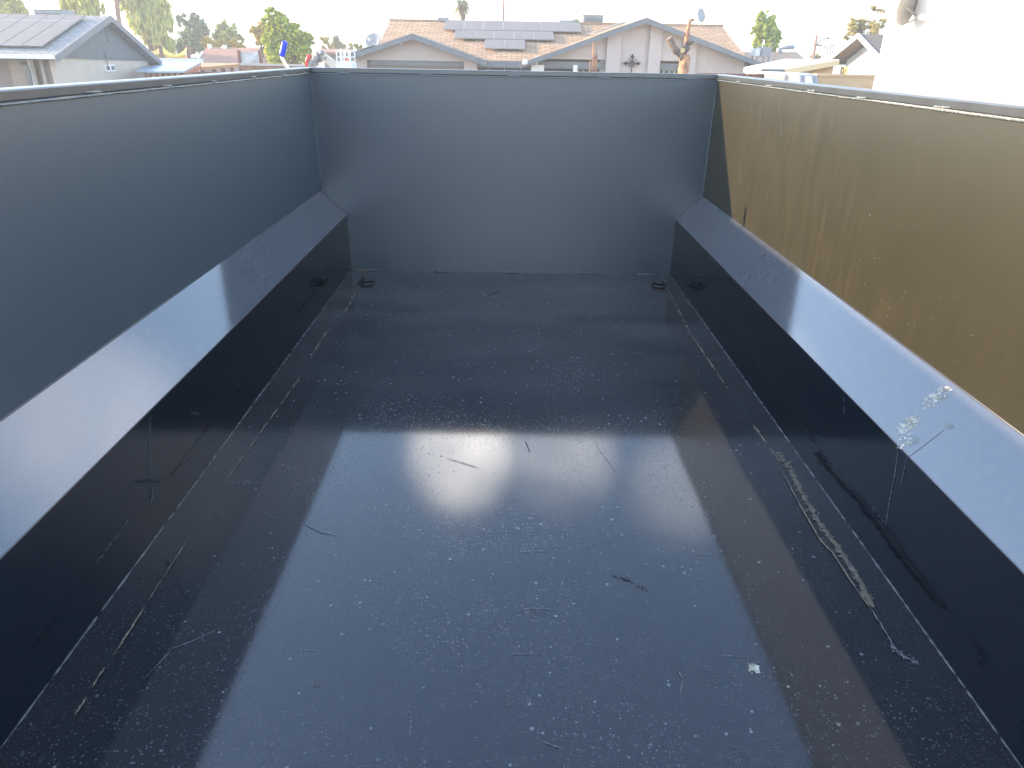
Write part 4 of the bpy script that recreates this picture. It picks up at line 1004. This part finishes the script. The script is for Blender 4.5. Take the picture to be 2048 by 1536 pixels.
tree('hanging willow with its crown cut by the top edge above the left gable', 165, 52, [(148, -10, 24), (178, -12, 26), (160, 8, 24), (192, 2, 15), (136, 0, 16), (180, 16, 14)], 4800, .34, 'willow', hang=True, group=TG, name='willow_tree')
tree('large weeping willow hanging down beside the left gable', 290, 60, [(262, -6, 22), (285, 4, 26), (310, -4, 24), (290, 35, 26), (315, 30, 20), (300, 62, 24), (322, 60, 20), (335, 35, 16), (318, 85, 20), (340, 88, 16)], 9500, .34, 'willow', hang=True, group=TG, name='willow_tree')
tree('blue green pine right of the large willow', 385, 62, [(365, 42, 12), (388, 40, 14), (378, 62, 18), (404, 60, 14), (370, 85, 20), (398, 85, 20), (350, 95, 14), (412, 50, 6)], 9000, .26, 'pine', group=TG, name='pine_tree')
tree('round golden green tree behind the red brown roof', 455, 66, [(450, 62, 16), (470, 66, 15), (436, 72, 12), (460, 84, 18), (484, 78, 8)], 5500, .26, 'dark', group=TG)
tree('low golden bush tree along the red brown roof edge', 430, 60, [(410, 84, 10), (428, 88, 12), (446, 84, 10), (470, 88, 11), (485, 92, 7)], 3600, .24, 'gold', group=TG)
tree('orange yellow tree tucked against the tall green tree', 520, 50, [(512, 62, 11), (528, 58, 13), (520, 78, 14), (535, 84, 12)], 4200, .2, 'gold', group=TG)
tree('tall bright green tree with a pointed top behind the blue grip', 565, 44, [(540, 18, 8), (536, 32, 12), (552, 34, 13), (545, 54, 17), (570, 50, 16), (590, 62, 16), (548, 80, 20), (578, 82, 22), (604, 84, 18), (560, 108, 22), (590, 112, 22), (618, 80, 10), (612, 106, 16), (536, 105, 12)], 17000, .21, 'green', group=TG)
tree('small grey green tree beside the short palm left of the ranch house', 690, 62, [(655, 82, 10), (664, 92, 10), (682, 92, 10), (700, 95, 8), (650, 95, 8)], 1700, .28, 'sparse', group=TG)
tree('small yellow green bush just above the left eave of the ranch house', 716, 60, [(714, 93, 5), (720, 96, 5)], 400, .25, 'green', group=TG, cat='bush', name='bush')
tree('small dark bush behind the ridge beside the grey cooler box', 1155, 55, [(1155, 42, 7), (1158, 50, 6)], 500, .25, 'dark', group=TG, cat='bush', name='bush')
tree('upright light green tree behind the evaporative cooler', 1533, 52, [(1530, 28, 9), (1522, 42, 13), (1542, 44, 13), (1516, 60, 14), (1536, 62, 16), (1552, 66, 11), (1518, 82, 14), (1540, 84, 14), (1556, 82, 9), (1510, 96, 10), (1546, 98, 10)], 8500, .19, 'green', group=TG)
tree('round orange bush at the foot of the utility pole', 1627, 75, [(1622, 112, 6), (1630, 112, 7), (1636, 114, 5)], 600, .3, 'gold', group=TG, cat='bush', name='bush')
tree('sparse olive tree beside the tall white wall', 1735, 40, [(1712, 44, 9), (1728, 48, 11), (1745, 50, 10), (1700, 58, 9), (1692, 72, 7), (1757, 56, 9), (1752, 16, 8), (1762, 22, 7), (1765, 40, 8), (1720, 60, 14), (1742, 62, 14), (1708, 52, 10)], 5200, .11, 'sparse', group=TG, trunk_r=.07, loose=1.9)
palm('short palm with shaggy dry thatch left of the ranch house', 672, 672, 76, 58, .75, 30, trunk_r=.22)
palm('tall palm standing behind the solar panel ridge of the ranch house', 925, 925, 7, 60, 1.05, 44, trunk_r=.12)
palm('bare palm trunk running out of the top edge right of the tall palm', 1007, 1008, -45, 60, .9, 20, trunk_r=.08, thatch=False)
palm('leaning palm trunk crossing the top edge above the left gable', 246, 228, -30, 56, 1.0, 20, trunk_r=.17, thatch=True)
for i, (x, y, lab) in enumerate(((1649, 91, 'leftmost of four distant fan palms near the white gable'), (1656, 93, 'short second of four distant fan palms near the white gable'),
                                 (1662, 85, 'tallest of four distant fan palms near the white gable'), (1667, 88, 'rightmost leaning one of four distant fan palms'))):
    palm(lab, x-(2 if i == 3 else 0), x, y, 170, .85, 18, group='four distant fan palms', trunk_r=.16, thatch=False)
# ---- sawn tree stump in front of the ranch house ------------------------------
def stump_mesh(path, rad, seed, k=14, rough=.16):
    rs = random.Random(seed); b = MB(); P = [Vector(p) for p in path]; dn = []; rr = []
    for i in range(len(P)-1):
        for t in range(6): dn.append(P[i].lerp(P[i+1], t/6)); rr.append(rad[i]+(rad[i+1]-rad[i])*t/6)
    dn.append(P[-1]); rr.append(rad[-1]); b.tube(dn, rr, k)
    b.v = [tuple(Vector(v)+Vector((1, 1, .4))*0+Vector((noise.noise(Vector(v)*6+Vector((seed, 0, 0))), noise.noise(Vector(v)*6+Vector((0, seed, 0))), noise.noise(Vector(v)*5)))*rough*.6) for v in b.v]
    return b
TY = 19.0
st = thing('sawn_tree', 'dead tree trunk with peeling bark and one sawn limb before the ranch house', 'tree', tuple(at(1368, 145, TY))[:2]+(GZ,))
BO = mat('bare orange wood', (.48, .27, .15), .85, var=.45, vscale=7, col2=(.24, .14, .10), bump=.8, bscale=25)
BB = mat('ragged bark', (.26, .19, .15), .95, var=.6, vscale=9, col2=(.10, .08, .07), bump=1, bscale=30)
b0 = at(1369, 150, TY); b0.z = GZ
stump_mesh([b0, at(1368, 125, TY), at(1370, 108, TY)], [.17, .125, .10], 1, rough=.07).build('trunk', BO, st)
stump_mesh([at(1362, 118, TY), at(1367, 105, TY), at(1374, 95, TY), at(1376, 82, TY)], [.09, .10, .065, .05], 2, rough=.10).build('bark_collar', BB, st)
stump_mesh([at(1362, 118, TY), at(1354, 104, TY), at(1344, 88, TY), at(1339, 75, TY)], [.06, .085, .075, .065], 3, rough=.08).build('sawn_limb', BB, st)
stump_mesh([at(1373, 84, TY), at(1376, 62, TY), at(1378, 50, TY), at(1381, 40, TY), at(1388, 40, TY)], [.06, .048, .042, .035, .03], 4, rough=.02).build('bare_limb', BO, st)
stump_mesh([at(1376, 86, TY), at(1383, 85, TY), at(1387, 83, TY)], [.05, .045, .02], 6, rough=.05).build('limb_stub', BB, st)
stump_mesh([at(1374, 71, TY), at(1368, 69, TY), at(1365, 71, TY)], [.02, .02, .012], 7, rough=.01).build('limb_stub', BO, st)
o = MB().disc(at(1365, 101, TY-.08), (-.1, -1, .1), .055, 12, .03).build('cut_face', mat('fresh cut wood', (.6, .48, .22), .8), st)
sp_ = thing('splintered_stump', 'thin upright orange wood splinters left of the metal cross ornament', 'stump', tuple(at(1190, 140, 20))[:2]+(GZ,))
for i, (x, yt, r, dx) in enumerate(((1181, 98, .012, 1), (1187, 82, .035, 1), (1193, 92, .03, -1), (1190, 110, .045, 0))):
    a = at(x+dx, 144, 20); a.z = GZ+.4 if i else GZ
    a.z = GZ
    stump_mesh([a, at(x, 120, 20), at(x, yt, 20)], [r*1.5, r, r*.3], 10+i, 8, .03).build('splinter', BO, sp_)
# ================================================================= HAZE
Hm = bpy.data.materials.new('thin haze'); Hm.use_nodes = True; hn = Hm.node_tree.nodes; hl = Hm.node_tree.links
hn.remove(hn['Principled BSDF']); pv = hn.new('ShaderNodeVolumePrincipled'); pv.inputs['Color'].default_value = (.88, .95, 1, 1)
pv.inputs['Density'].default_value = .0024; pv.inputs['Anisotropy'].default_value = .3
hl.new(pv.outputs[0], hn['Material Output'].inputs['Volume'])
tag(MB().box(-901, 901, -301, 1501, GZ-1.5, 45).build('haze', Hm), kind='stuff')
